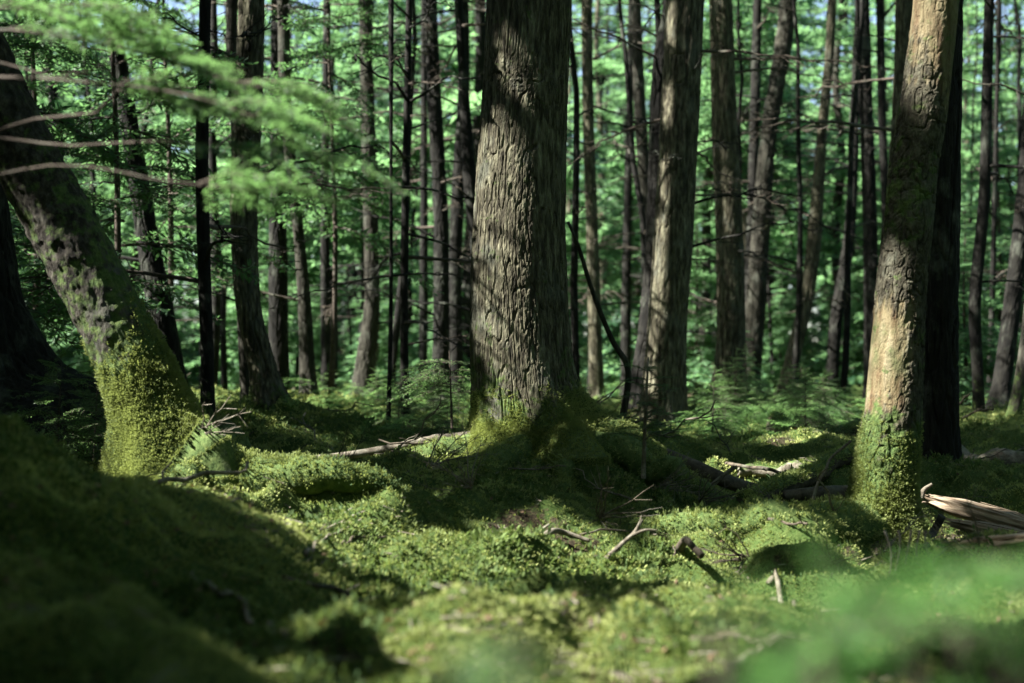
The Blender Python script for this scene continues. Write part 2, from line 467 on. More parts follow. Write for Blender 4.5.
# needles, cone scales and twig crumbs lying in the moss
n = 9000
yy = 2.6 * (13.0 / 2.6) ** r.random(n); xx = r.uniform(-1, 1, n) * (yy * .38 + .3)
clump = fbm(np.stack([xx, yy, 0 * xx], -1) * 1.4, 3, 91)
keep = clump + r.normal(size=n) * .1 + .25 * bare_mask(xx, yy) > .53
xx, yy = xx[keep], yy[keep]
n = len(xx)
P = np.stack([xx, yy, height(xx, yy) + .012], -1)
d = r.normal(size=(n, 3)); d[:, 2] = np.abs(d[:, 2]) * .25; d = nrm(d)
ln = (.015 + .09 * r.random(n) ** 2.5)[:, None]; s = nrm(np.cross(d, np.array([0, 0, 1.]))) * r.uniform(.0015, .0035, n)[:, None]
u = np.array([0, 0, .004])
P0, P1 = P - d * ln / 2, P + d * ln / 2
V = np.stack([P0 - s, P0 + s, P0 + u, P1 - s * .5, P1 + s * .5, P1 + u], 1).reshape(-1, 3)
b0 = (np.arange(n) * 6)[:, None]
F = np.concatenate([b0 + np.array([0, 1, 4, 3]), b0 + np.array([1, 2, 5, 4]), b0 + np.array([2, 0, 3, 5])])
tag(obj("twig_litter", mesh_np("twig_litter", V, [F], [M_DEAD])), "dry needles and twig crumbs lying scattered in the moss", "litter", kind="stuff")

# ------------------------------------------------------------------ foliage templates
def bough_template(seed, nt=13, ll=.075, lw=.024, droop=.18, side=.42, curve=.06):
    """a flat needle spray along +X, length 1: leaf quads (n,4,3) and wood (V,F)"""
    r = rng_(seed)
    Q, acc = [], Acc()
    axis = lambda t: np.stack([t, curve * np.sin(t * 3 + seed), -droop * t * t + .04 * np.sin(t * 5)], -1)
    tt = np.linspace(0, 1, 7)
    acc.add(*tube(axis(tt), .011 * (1 - .8 * tt), 3, False))
    def leaves(P, T, n_):
        up = nrm(np.array([0, 0, 1.]) + r.normal(size=(n_, 3)) * .45)
        s = nrm(np.cross(T, up)) * np.where(np.arange(n_) % 2, 1, -1)[:, None]
        d = nrm(T * .75 + s * .8 + r.normal(size=(n_, 3)) * .16)
        L_ = ll * r.uniform(.7, 1.25, n_)[:, None]
        wv = nrm(np.cross(d, up)) * (lw * .5) * r.uniform(.8, 1.2, n_)[:, None]
        return np.stack([P, P + d * L_ * .45 + wv, P + d * L_, P + d * L_ * .45 - wv], 1)
    for sgn in (-1, 1):
        for k in range(nt):
            t = .12 + .86 * (k + r.uniform(-.3, .3)) / nt
            if r.random() < .08: continue
            p = axis(np.array([np.clip(t, 0, 1)]))[0]
            ang = sgn * R(r.uniform(42, 66))
            Lt = side * (1.05 - .8 * t) * r.uniform(.75, 1.15) * min(1, t * 4 + .3)
            d = np.array([math.cos(ang), math.sin(ang), r.uniform(-.28, .08)])
            u = np.linspace(0, 1, max(4, int(Lt / .022)))
            P = p + d * (u * Lt)[:, None] + np.array([0, 0, -.10]) * ((u * Lt) ** 2)[:, None] * 3
            T = nrm(np.gradient(P, axis=0))
            Q.append(leaves(P, T, len(P)))
            acc.add(*tube(P[[0, -1]], [.005, .002], 3, False))
    u = np.linspace(.3, 1, 26); P = axis(u); Q.append(leaves(P, nrm(np.gradient(P, axis=0)), len(P)))
    return np.concatenate(Q), np.vstack(acc.V), np.concatenate(acc.F)

BOUGHS = [bough_template(100 + k) for k in range(6)]
FINE = [bough_template(200 + k, nt=17, ll=.050, lw=.013, side=.36) for k in range(4)]
COARSE = [bough_template(300 + k, nt=11, ll=.115, lw=.042) for k in range(4)]

def orient(az_, pitch, roll):
    return np.array((Matrix.Rotation(az_, 3, 'Z') @ Matrix.Rotation(-pitch, 3, 'Y') @ Matrix.Rotation(roll, 3, 'X')))

def put(tpl, p, az_, pitch, L_, roll=0.0):
    M = orient(az_, pitch, roll) * L_
    q, wv, wf = tpl
    return q @ M.T + p, wv @ M.T + p, wf

def crown(axis_at, z0, z1, rmax, nb, r, tpls, shape='tall', tip=True):
    """boughs round a stem; axis_at(z) gives the stem's x,y,z"""
    out = []
    g = r.uniform(0, 6.28)
    for k in range(nb):
        u = (k + r.random()) / nb
        z = z0 + (z1 - z0) * u
        if shape == 'tall': L_ = rmax * (1 - .72 * u ** 1.4) * r.uniform(.6, 1.15)
        else: L_ = rmax * (1.02 - u) * r.uniform(.75, 1.12) + .10
        pitch = R(r.uniform(-22, 8) + 38 * u * u)
        g += 2.39996 + r.normal() * .35
        out.append((tpls[r.integers(len(tpls))], np.asarray(axis_at(z)), g, pitch, L_, r.normal() * .22))
    if tip: out.append((tpls[0], np.asarray(axis_at(z1)), 0, R(80), rmax * .28, 0))
    return out

def crown_mesh(name, specs, mats, carve=None):
    a = Acc()
    for tpl, p, g, pi_, L_, ro in specs:
        q, wv, wf = put(tpl, p, g, pi_, L_, ro)
        if carve is not None:
            q = q[carve(q.mean(1))]
            wf = wf[carve(wv[wf].mean(1))]
        a.leaves(q, 0)
        if len(wf): a.add(wv, [wf], 1)
    return a.mesh(name, mats)

# bare dead branches with fine side twigs, unit length along +X
def dead_branch_mesh(seed, m, twigs=13, thick=.012):
    r = rng_(seed)
    t = np.linspace(0, 1, 12)
    ax = np.stack([t, .05 * np.cumsum(r.normal(size=12)) * t, .03 * np.cumsum(r.normal(size=12)) * t - .12 * t * t + .05 * np.sin(3 * t)], -1)
    a = Acc(); a.add(*tube(ax, thick * (1 - .85 * t), 6))
    for k in range(twigs):
        tk = r.uniform(.25, .95); p = np.array([np.interp(tk, t, ax[:, c]) for c in range(3)])
        d = nrm(np.array([1, r.choice([-1, 1]) * r.uniform(.5, 1.3), r.uniform(-.5, .35)]))
        L_ = r.uniform(.12, .38) * (1.15 - tk)
        u = np.linspace(0, 1, 5)
        q = p + d * (u * L_)[:, None] + np.cumsum(r.normal(size=(5, 3)), 0) * .008
        a.add(*tube(q, thick * .32 * (1 - .7 * u), 4))
        if r.random() < .6:
            p2 = q[2]; d2 = nrm(d + r.normal(size=3) * .5)
            a.add(*tube(p2 + d2 * (np.linspace(0, 1, 3) * L_ * .45)[:, None], [thick * .16, thick * .12, thick * .07], 3))
    return a.mesh("branch", [m])
DEADB = [dead_branch_mesh(400 + k, M_DARK if k % 2 else M_TWIGWOOD) for k in range(6)]

# ------------------------------------------------------------------ trunks
def trunk_geo(path, rad, nseg, svals, seed, amp=.012, f=22, fz=.2, lump=.04, flare=(.0, .3, 5), plate=True):
    L_ = np.linalg.norm(np.diff(np.asarray(path), axis=0), axis=1).sum()
    sv = np.clip(np.asarray(svals) / L_, 0, 1)
    C = catmull(path, sv)
    seg = np.linalg.norm(np.diff(np.asarray(path), axis=0), axis=1)
    r0 = np.interp(sv * L_, np.concatenate([[0], np.cumsum(seg)]), rad)
    T, X, Y = frames(C)
    th = np.arange(nseg) / nseg * 2 * np.pi
    ct, st = np.cos(th), np.sin(th)
    s = sv * L_
    p = np.stack(np.broadcast_arrays(r0[:, None] * ct, r0[:, None] * st, s[:, None]), -1)
    q = p * np.array([f, f, f * fz]) + seed * 13.7
    wv = (fbm(p * 5 + seed, 3, seed + 9) - .5)
    q = q + wv[..., None] * np.array([.9, .9, .8])
    n1 = fbm(q, 4, seed)
    if plate:
        rid = np.minimum(np.abs(2 * vnoise(q * .8 + 5, seed + 3) - 1), .10 + np.abs(2 * vnoise(q * np.array([1.3, 1.3, 1.7]) + 9, seed + 4) - 1))
        d = (sstep(.0, .17, rid) - .8) * 1.0 + (n1 - .5) * .8 + (fbm(q * np.array([3.1, 3.1, 5.0]) + 3, 2, seed + 6) - .5) * .9
    else: d = (n1 - .5) * 1.8
    lo = fbm(p * np.array([4.5, 4.5, 1.6]) + seed * 3.1, 3, seed + 20) - .5
    A, hs, nl = flare
    ph = seed * 1.3
    lob = np.clip(.5 + .5 * np.cos(nl * th + ph + .6 * np.sin(th * 2 + ph)), 0, 1)[None] ** 1.6 + .35 * np.clip(.5 + .5 * np.cos((nl - 2) * th - ph), 0, 1)[None] ** 2
    fl = A * np.exp(-np.maximum(s + np.asarray(path)[0][2], 0) / hs)[:, None] * (.30 + .75 * lob)
    rr = r0[:, None] * (1 + lump * 2 * lo) + amp * d * np.clip(r0[:, None] / .1, .25, 1) + fl
    V = C[:, None] + rr[..., None] * (ct[None, :, None] * X[:, None] + st[None, :, None] * Y[:, None])
    nout = ct[None, :, None] * X[:, None] + st[None, :, None] * Y[:, None]
    global LAST_D
    LAST_D = amp * d * np.clip(r0[:, None] / .1, .25, 1)
    return V, [grid_faces(len(C), nseg)], nout, s, n1

class Tree:
    """measured from the photograph: pixel polyline (px, py, width in px) at depth Y, top first"""
    def __init__(self, Y, pix, H, seed, sink=.12, top_r=.03, lean=None):
        self.Y = Y
        pts = [at(px, py, Y) for px, py, w_ in pix]; rad = [w_ / 2 / FPX * Y for px, py, w_ in pix]
        pts, rad = pts[::-1], rad[::-1]           # from the ground up
        # carry the stem down into the soil
        g = hz(pts[0][0], pts[0][1])
        if pts[0][2] > g + .02:
            d = (pts[0] - pts[1]); k = (g - pts[0][2]) / min(d[2], -.05)
            low = pts[0] + d * min(k, 1.5); low[2] = g; pts.insert(0, low); rad.insert(0, rad[0] * 1.04)
        while len(pts) > 2 and pts[1][2] < hz(pts[1][0], pts[1][1]) - .02: pts.pop(0); rad.pop(0)
        base = pts[0].copy(); base[2] = hz(base[0], base[1])
        self.base = base
        pts.insert(0, np.array([base[0], base[1], min(base[2], pts[0][2]) - sink])); rad.insert(0, rad[0])
        if abs(pts[1][2] - pts[0][2]) < .04: pts.pop(1); rad.pop(1)
        top = pts[-1]; d = nrm(pts[-1] - pts[-2])
        if H > top[2]:
            n_ = 4
            for k in range(1, n_ + 1):
                u = k / n_
                dz = (H - top[2]) * u
                hx = d[:2] / max(d[2], .4) * dz * (1 - .35 * u)
                pts.append(np.array([top[0] + hx[0], top[1] + hx[1] + .0, top[2] + dz])); rad.append(rad[-1])
            r_top = rad[-n_ - 1]
            for k in range(1, n_ + 1): rad[-n_ - 1 + k] = r_top * (1 - k / n_) + top_r * (k / n_)
        self.path = np.array(pts) - base; self.rad = np.array(rad); self.H = H; self.seed = seed
        self.z = self.path[:, 2]
    def axis(self, z):            # local point of the stem at local height z
        z = np.clip(z, self.z[0], self.z[-1])
        return np.array([np.interp(z, self.z, self.path[:, 0]), np.interp(z, self.z, self.path[:, 1]), z])
    def radius(self, z): return float(np.interp(z, self.z, self.rad))
    def build_trunk(self, root, m, nseg, dz, amp, f, fz=.2, lump=.04, flare=(0, .3, 5), moss=0.0, moss_h=.4, plate=True, peel=None, tuft=0, moss0=0.0):
        L_ = np.linalg.norm(np.diff(self.path, axis=0), axis=1).sum()
        ztop = EYE + .28 * self.Y + .3 - self.base[2]
        frac = min(1, ztop / max(self.path[-1, 2], .1)) * L_
        sv = np.concatenate([np.arange(0, frac, dz), np.arange(frac, L_, max(dz * 8, .12)), [L_]])
        V, F, no, s, n1 = trunk_geo(self.path, self.rad, nseg, sv, self.seed, amp, f, fz, lump, flare, plate)
        hgt = V[..., 2]
        p = V.reshape(-1, 3)
        # moss thins out upward; hugs the side facing up
        mo = moss * np.exp(-np.maximum(hgt, 0) / moss_h) * (.15 + 1.7 * fbm(p * 5.0, 4, self.seed + 40).reshape(hgt.shape)) + .5 * np.clip(no[..., 2], 0, 1) * (moss > 0) * np.exp(-np.maximum(hgt, 0) / (moss_h * 3))
        mo_t = mo.copy()
        mo = mo + moss0 * (.2 + 1.6 * fbm(p * 2.2 + 7, 3, self.seed + 44).reshape(hgt.shape))
        attrs = {"moss": np.clip(mo, 0, 1).ravel()}
        if peel is not None: pk = peel(V + self.base, n1); attrs["peel"] = pk.ravel(); p = (V - no * (pk * (LAST_D * .8 + .006))[..., None]).reshape(-1, 3)
        t = obj("trunk", mesh_np("trunk", p, F, [m], smooth=not plate, attrs=attrs), root)
        if tuft:
            r = rng_(self.seed + 70)
            vis = hgt[::1] > -.02
            pr = np.clip(mo_t.ravel() - .24, 0, .5) ** 1.5 * vis.ravel() * (hgt.ravel() < 2.5)
            if pr.sum() > 0:
                idx = r.choice(len(p), size=tuft, p=pr / pr.sum())
                nn = nrm(no.reshape(-1, 3)[idx] + np.array([-.1, 0, .75]))
                Q = tufts(p[idx] + r.normal(size=(tuft, 3)) * .004, nn, r.uniform(.005, .0125, tuft), r, 5)
                a = Acc(); a.leaves(Q)
                tag(obj("moss", a.mesh("trunk_moss", [M_MOSS]), root), kind="stuff")
        return t
    def branches(self, root, n_, z0, z1, len_, r, side=None):
        for k in range(n_):
            z = r.uniform(z0, z1)
            b = obj("branch", DEADB[r.integers(len(DEADB))], root, self.axis(z))
            az_ = r.uniform(0, 6.28) if side is None else side + r.normal() * .5
            b.rotation_euler = (r.uniform(-.5, .5), -R(r.uniform(-14, 14)), az_)
            s = len_ * r.uniform(.55, 1.25)
            b.scale = (s, s, s)

# ------------------------------------------------------------------ the sunlit places: shade-giving crowns keep gaps on the way to the sun
LIT = []
def lit(px, py, Y, rad): LIT.append((at(px, py, Y) if Y else ground(px, py), rad))
for x_, y_ in ((486, 225), (500, 250), (484, 262), (488, 290), (505, 275), (484, 318)): lit(x_, y_, 8.25, .11)
for x_, y_ in ((496, 30), (490, 115), (512, 75)): lit(x_, y_, 8.25, .03)
for x_, y_ in ((490, 420), (500, 440), (478, 452), (508, 462), (470, 468)): lit(x_, y_, 8.15, .10)
for x_, y_ in ((150, 425), (175, 420), (140, 460), (175, 455), (205, 455), (150, 485), (190, 485), (225, 480)): lit(x_, y_, 6.85, .13)
for x_, y_ in ((130, 440), (150, 440), (170, 440), (190, 450), (140, 470), (165, 470), (190, 475), (215, 470), (160, 410), (185, 425)): lit(x_, y_, 6.72, .13)
for x_, y_ in ((250, 490), (290, 500), (340, 500), (365, 490), (330, 530), (390, 530), (430, 540), (390, 565), (440, 580), (480, 570), (350, 560), (420, 600)): lit(x_, y_, None, .20)
for x_, y_ in ((520, 560), (560, 545), (610, 560), (660, 570), (700, 590), (640, 610), (560, 600), (760, 610), (820, 600)): lit(x_, y_, None, .20)
for x_, y_ in ((450, 660), (520, 650), (600, 640), (680, 650), (740, 655), (400, 670), (820, 640), (560, 675), (880, 620), (940, 620), (980, 590)): lit(x_, y_, None, .17)
for x_, y_ in ((700, 545), (760, 540), (800, 530), (720, 555), (680, 520), (600, 455), (640, 460), (560, 455)): lit(x_, y_, None, .10)
for x_, y_ in ((885, 300), (878, 340), (872, 380), (868, 420), (885, 400), (880, 270)): lit(x_, y_, 6.9, .11)
for x_, y_ in ((925, 10), (935, 40), (920, 70)): lit(x_, y_, 6.9, .12)
for x_, y_ in ((890, 465), (880, 490)): lit(x_, y_, 6.85, .07)
for x_, y_ in ((935, 500), (965, 508), (1000, 520), (1020, 525), (930, 540), (990, 560)): lit(x_, y_, 8.0, .12)
for x_, y_ in ((765, 500), (740, 480), (780, 475), (800, 440), (720, 430), (310, 435), (280, 432)): lit(x_, y_, None, .22)
for x_, y_, Y_ in ((700, 428, 12), (740, 425, 12.5), (780, 425, 13), (820, 425, 13), (760, 430, 11.5), (720, 420, 14), (840, 425, 12), (430, 405, 13), (450, 400, 14), (340, 420, 13)): lit(x_, y_, Y_, .3)
for x_, y_ in ((95, 465), (110, 470), (55, 440)): lit(x_, y_, 7.6, .09)
for x_, y_ in ((665, 300), (660, 340), (668, 380), (685, 200), (680, 250), (690, 120), (690, 40)): lit(x_, y_, 12.8, .13)
for x_, y_ in ((330, 456), (350, 454), (375, 451), (400, 446), (425, 440), (450, 438)): lit(x_, y_, 8.33, .10)
for x_, y_, Y_ in ((780, 650, .8), (820, 640, .8), (990, 650, .95), (930, 660, .9), (960, 610, .95), (1000, 600, 1.0), (1015, 570, 1.15), (860, 650, .85), (900, 640, .9)): lit(x_, y_, Y_, .10)
for x_, y_, Y_ in ((110, 40, 2.8), (160, 60, 2.8), (210, 80, 2.7), (250, 110, 2.6), (300, 100, 2.6), (320, 165, 2.55), (40, 20, 2.8), (215, 143, 2.8), (130, 92, 2.86), (100, 143, 2.9), (255, 150, 2.8), (180, 100, 2.8)): lit(x_, y_, Y_ * 1.38, .2)
for x_, y_ in ((430, 625), (470, 640), (520, 620), (560, 630), (620, 620), (680, 630), (740, 625), (540, 665), (640, 672), (700, 675), (480, 675), (780, 665), (830, 625)): lit(x_, y_, None, .2)
for x_, y_ in ((400, 392), (430, 395), (455, 390)): lit(x_, y_, 9.5, .13)
LP = np.array([p for p, _ in LIT]); LR = np.array([q for _, q in LIT])

def carve(off, clear_view=True):
    def f(C):
        Pw = C + off
        keep = np.ones(len(Pw), bool)
        jit = .40 + 1.05 * fbm(Pw * 2.6, 2, 9)
        for p, rr in zip(LP, LR):
            v = Pw - p
            t = v @ SDIR
            d2 = (v * v).sum(1) - t * t
            keep &= ~((d2 < (rr * 1.25 * jit + .07) ** 2) & (t > .1))
        # nothing of a shade crown hangs into the view
        Yc = Pw[:, 1]
        infr = (Yc > .3) & (Pw[:, 2] < EYE + .285 * Yc + .12) & (np.abs(Pw[:, 0]) < .385 * Yc + .15)
        return keep & ~infr if clear_view else keep
    return f

QUEUE = []
def shade_crown(t, root, z0, z1, rmax, nb, r):
    QUEUE.append((t, root, z0, z1, crown(t.axis, z0, z1, rmax, int(nb * .8), r, BOUGHS)))
SHADE = [(at(px, py, 8.2), .9) for px in (480, 490, 500, 510, 520) for py in range(-14, 212, 14)]
SHADE += [(at(px, py, 8.2), 1) for px in (480, 492, 504, 516) for py in (352, 366, 380, 394)] + [(at(px, py, 12.8), .8) for px in (660, 672, 685) for py in range(0, 290, 22)]
SHADE += [(at(px, py, 6.9), .95) for px in (892, 905, 920, 932) for py in range(90, 255, 22)] + [(at(px, py, 6.9), 1) for px in (900, 912, 924) for py in range(270, 470, 24)]
SHADE += [(at(px, py, 6.85), .6) for px, py in ((30, 150), (50, 190), (60, 230), (80, 270), (100, 300), (110, 330), (125, 350), (95, 330), (140, 370), (40, 230))]
SHADE += [(ground(px, py), 1) for px in range(10, 300, 40) for py in range(515, 690, 28) if py > 470 + px * .42]
SHADE += [(ground(px, py), .9) for px in range(600, 760, 26) for py in (478, 495, 512, 528)] + [(ground(px, py), .8) for px in (430, 460, 500, 540) for py in (482, 500, 516)]
def finish_crowns():  # also adds boughs across the sun's path to darken each SHADE point
    r = rng_(202)
    for p, prob in SHADE:
        if r.random() > prob: continue
        best = None
        for k, (t, root, z0, z1, sp) in enumerate(QUEUE):
            for d in np.arange(3.5, 15, .8):
                q = p + SDIR * d - t.base
                if not z0 < q[2] < z1 - .4: continue
                h = np.linalg.norm((q - t.axis(q[2]))[:2])
                if .25 < h < 2.6 and (best is None or h + .04 * d < best[0]): best = (h + .04 * d, k, q)
        if best is None: continue
        h, k, q = best; t = QUEUE[k][0]; ax = t.axis(q[2] - .05); v = q - ax
        L_ = max(np.linalg.norm(v[:2]) * r.uniform(1.35, 1.7), .7)
        QUEUE[k][4].append((BOUGHS[r.integers(len(BOUGHS))], ax + np.array([0, 0, .14 * L_]), math.atan2(v[1], v[0]), 0.0, L_, r.normal() * .15))
    for t, root, z0, z1, sp in QUEUE:
        obj("crown", crown_mesh("crown", sp, [M_NEEDLE, M_TWIGWOOD], carve(t.base)), root)

TREES = []
def make(name, label, t, cat="tree", group=None):
    root = thing(name, label, cat, t.base, group)
    TREES.append((t, root))
    return root

# ---- the great tree in the middle
t = Tree(8.5, [(529, 0, 84), (524, 110, 86), (519, 228, 92), (520, 330, 100), (525, 390, 103), (532, 425, 108), (537, 452, 116)], 15, 1, sink=.3)
g = make("conifer_tree", "great thick trunk with furrowed bark and mossy flared foot, upright amid the clearing", t)
t.build_trunk(g, M_BARK, 440, .007, .0095, 48, .17, .020, (.40, .14, 6), 1.6, .22, tuft=42000, moss0=.22)
shade_crown(t, g, 4.4, 14.5, 2.6, 80, rng_(11))
# roots running out into the moss
def root_part(root, base, pts, r0, r1, m=None, seed=0, moss=.9, tuftn=700):
    P = np.array(pts) ; n_ = 40
    C = catmull(P, n_)
    C[:, 2] = np.maximum(height(C[:, 0], C[:, 1]) + np.linspace(r0 * .1, -r1 * .9, n_) , C[:, 2])
    C[:, 2] = np.minimum(C[:, 2], height(C[:, 0], C[:, 1]) + np.linspace(r0 * .9, r1 * .2, n_))
    rad = np.linspace(r0, r1, n_) * (1 + .25 * (vnoise(C * 6, seed) - .5))
    C = C - base
    V, F = tube(C, rad, 16)
    dv = (fbm(V * 18 + seed, 3, seed) - .5) * .03
    V = V + nrm(V - np.vstack([np.repeat(C, 16, 0), C[:1], C[-1:]]) + 1e-6) * dv[:, None]
    o = obj("root", mesh_np("root", V, F, [m or M_BARK], smooth=True, attrs={"moss": np.full(len(V), moss)}), root)
    if tuftn:
        r = rng_(seed + 5)
        tuftn = tuftn * 4; k = r.integers(0, n_ * 16, tuftn); nn = nrm(V[k] - np.repeat(C, 16, 0)[k])
        up = nn[:, 2] > -.2
        a = Acc(); a.leaves(tufts(V[k][up] + r.normal(size=(up.sum(), 3)) * .012, nn[up], r.uniform(.007, .016, up.sum()), r))
        tag(obj("moss", a.mesh("root_moss", [M_MOSS]), o), kind="stuff")
    return o
b = t.base
root_part(g, b, [b + (0, 0, .05), b + (-.18, -.55, .0), b + (-.42, -.95, -.1)], .15, .04, seed=1)
root_part(g, b, [b + (0, 0, .05), b + (.62, -.35, .0), b + (1.05, -.55, -.1)], .16, .04, seed=2)
root_part(g, b, [b + (0, 0, .05), b + (-.62, -.2, .0), b + (-.95, -.15, -.1)], .14, .04, seed=4)
root_part(g, b, [b + (0, 0, .05), b + (.14, -.5, .0), b + (.12, -.95, -.1)], .13, .04, seed=5)

# ---- leaning tree on the left
t = Tree(7.0, [(-75, -80, 66), (-35, 30, 68), (10, 130, 66), (63, 228, 67), (117, 330, 67), (150, 400, 72), (163, 440, 84), (172, 475, 100)], 11, 2, sink=.3)
g = make("leaning_tree", "thick leaning trunk with mottled bark and bright moss swallowing its foot", t)
t.build_trunk(g, M_MOTTLE, 260, .010, .016, 28, .7, .04, (.20, .20, 5), 1.5, .42, plate=False, tuft=60000, moss0=.28)
shade_crown(t, g, 3.3, 10.5, 2.4, 55, rng_(12))
b = t.base
root_part(g, b, [b + (.0, .0, .12), b + (.5, -.22, .03), b + (.85, -.3, .08), b + (1.2, -.2, -.10)], .15, .04, M_MOTTLE, 11, 1.0, 1800)
root_part(g, b, [b + (.0, .0, .10), b + (.2, -.5, .0), b + (.35, -.8, -.08)], .11, .04, M_MOTTLE, 12, 1.0, 1200)
# dry twig brush caught on the mossy foot
def brush(root, base, p, d, n_, L_, r, m=M_DEAD, name="twig"):
    a = Acc()
    for k in range(n_):
        dd = nrm(np.array(d) + r.normal(size=3) * .45)
        l_ = L_ * r.uniform(.4, 1.1); u = np.linspace(0, 1, 6)
        C = p - base + dd * (u * l_)[:, None] + np.cumsum(r.normal(size=(6, 3)), 0) * .008
        a.add(*tube(C, .004 * (1 - .75 * u), 4))
        for j in range(3):
            q = C[r.integers(2, 5)]; d2 = nrm(dd + r.normal(size=3) * .6)
            a.add(*tube(q + d2 * (np.linspace(0, 1, 3) * l_ * .3)[:, None], [.002, .0015, .001], 3))
    return obj(name, a.mesh(name, [m]), root)
brush(g, b, b + (.20, -.26, .26), (.55, -.3, .45), 9, .30, rng_(5))

# ---- peeled tree on the right and the straight dark one behind it
def peel_f(V, n1):
    z = V[..., 2]; x = V[..., 0]
    low = sstep(.78, .92, z + (n1 - .5) * .35) * (1 - sstep(1.30, 1.42, z + (n1 - .5) * .25)) * sstep(.07, -.03, x - (1.86 + .10 * (z - .8)) + (n1 - .5) * .16)
    high = .8 * sstep(2.4, 2.62, z + (n1 - .5) * .6 + (x - 2.05) * 1.2)
    return np.clip(low + high, 0, 1)
t = Tree(7.0, [(941, -60, 45), (936, 0, 46), (925, 100, 47), (914, 167, 48), (908, 228, 48), (900, 300, 50), (896, 355, 54), (893, 400, 56), (889, 445, 59), (885, 480, 61), (883, 520, 66)], 10, 3, sink=.3)
g = make("peeling_tree", "trunk with bark stripped to bare tan wood above a dark mossy base", t)
t.build_trunk(g, M_PEEL, 240, .008, .008, 40, .5, .035, (.17, .11, 5), 1.25, .40, plate=True, peel=peel_f, tuft=26000, moss0=.34)
shade_crown(t, g, 3.4, 9.6, 2.0, 40, rng_(13))
b = t.base
root_part(g, b, [b + (0, 0, .14), b + (-.4, -.26, .15), b + (-.75, -.28, .14), b + (-1.15, -.25, .02)], .17, .07, M_ROT, 21, .9, 1500)
root_part(g, b, [b + (0, 0, .08), b + (-.1, -.5, .0), b + (-.3, -.8, -.08)], .09, .03, M_ROT, 22, .5, 500)
root_part(g, b, [b + (0, 0, .10), b + (.35, -.3, .02), b + (.6, -.4, -.08)], .08, .03, M_ROT, 23, .6, 500)
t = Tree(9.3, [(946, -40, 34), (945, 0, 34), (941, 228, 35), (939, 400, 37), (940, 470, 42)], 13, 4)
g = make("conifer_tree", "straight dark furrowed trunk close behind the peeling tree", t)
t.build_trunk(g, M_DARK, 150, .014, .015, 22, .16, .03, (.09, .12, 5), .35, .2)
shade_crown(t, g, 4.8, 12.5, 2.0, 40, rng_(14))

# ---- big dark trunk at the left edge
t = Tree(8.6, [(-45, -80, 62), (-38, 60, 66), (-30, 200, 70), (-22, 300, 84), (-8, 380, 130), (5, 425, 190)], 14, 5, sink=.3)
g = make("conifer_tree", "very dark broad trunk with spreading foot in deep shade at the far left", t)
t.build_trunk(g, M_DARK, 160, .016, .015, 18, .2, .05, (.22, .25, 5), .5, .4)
shade_crown(t, g, 4.0, 13.5, 2.8, 90, rng_(15))

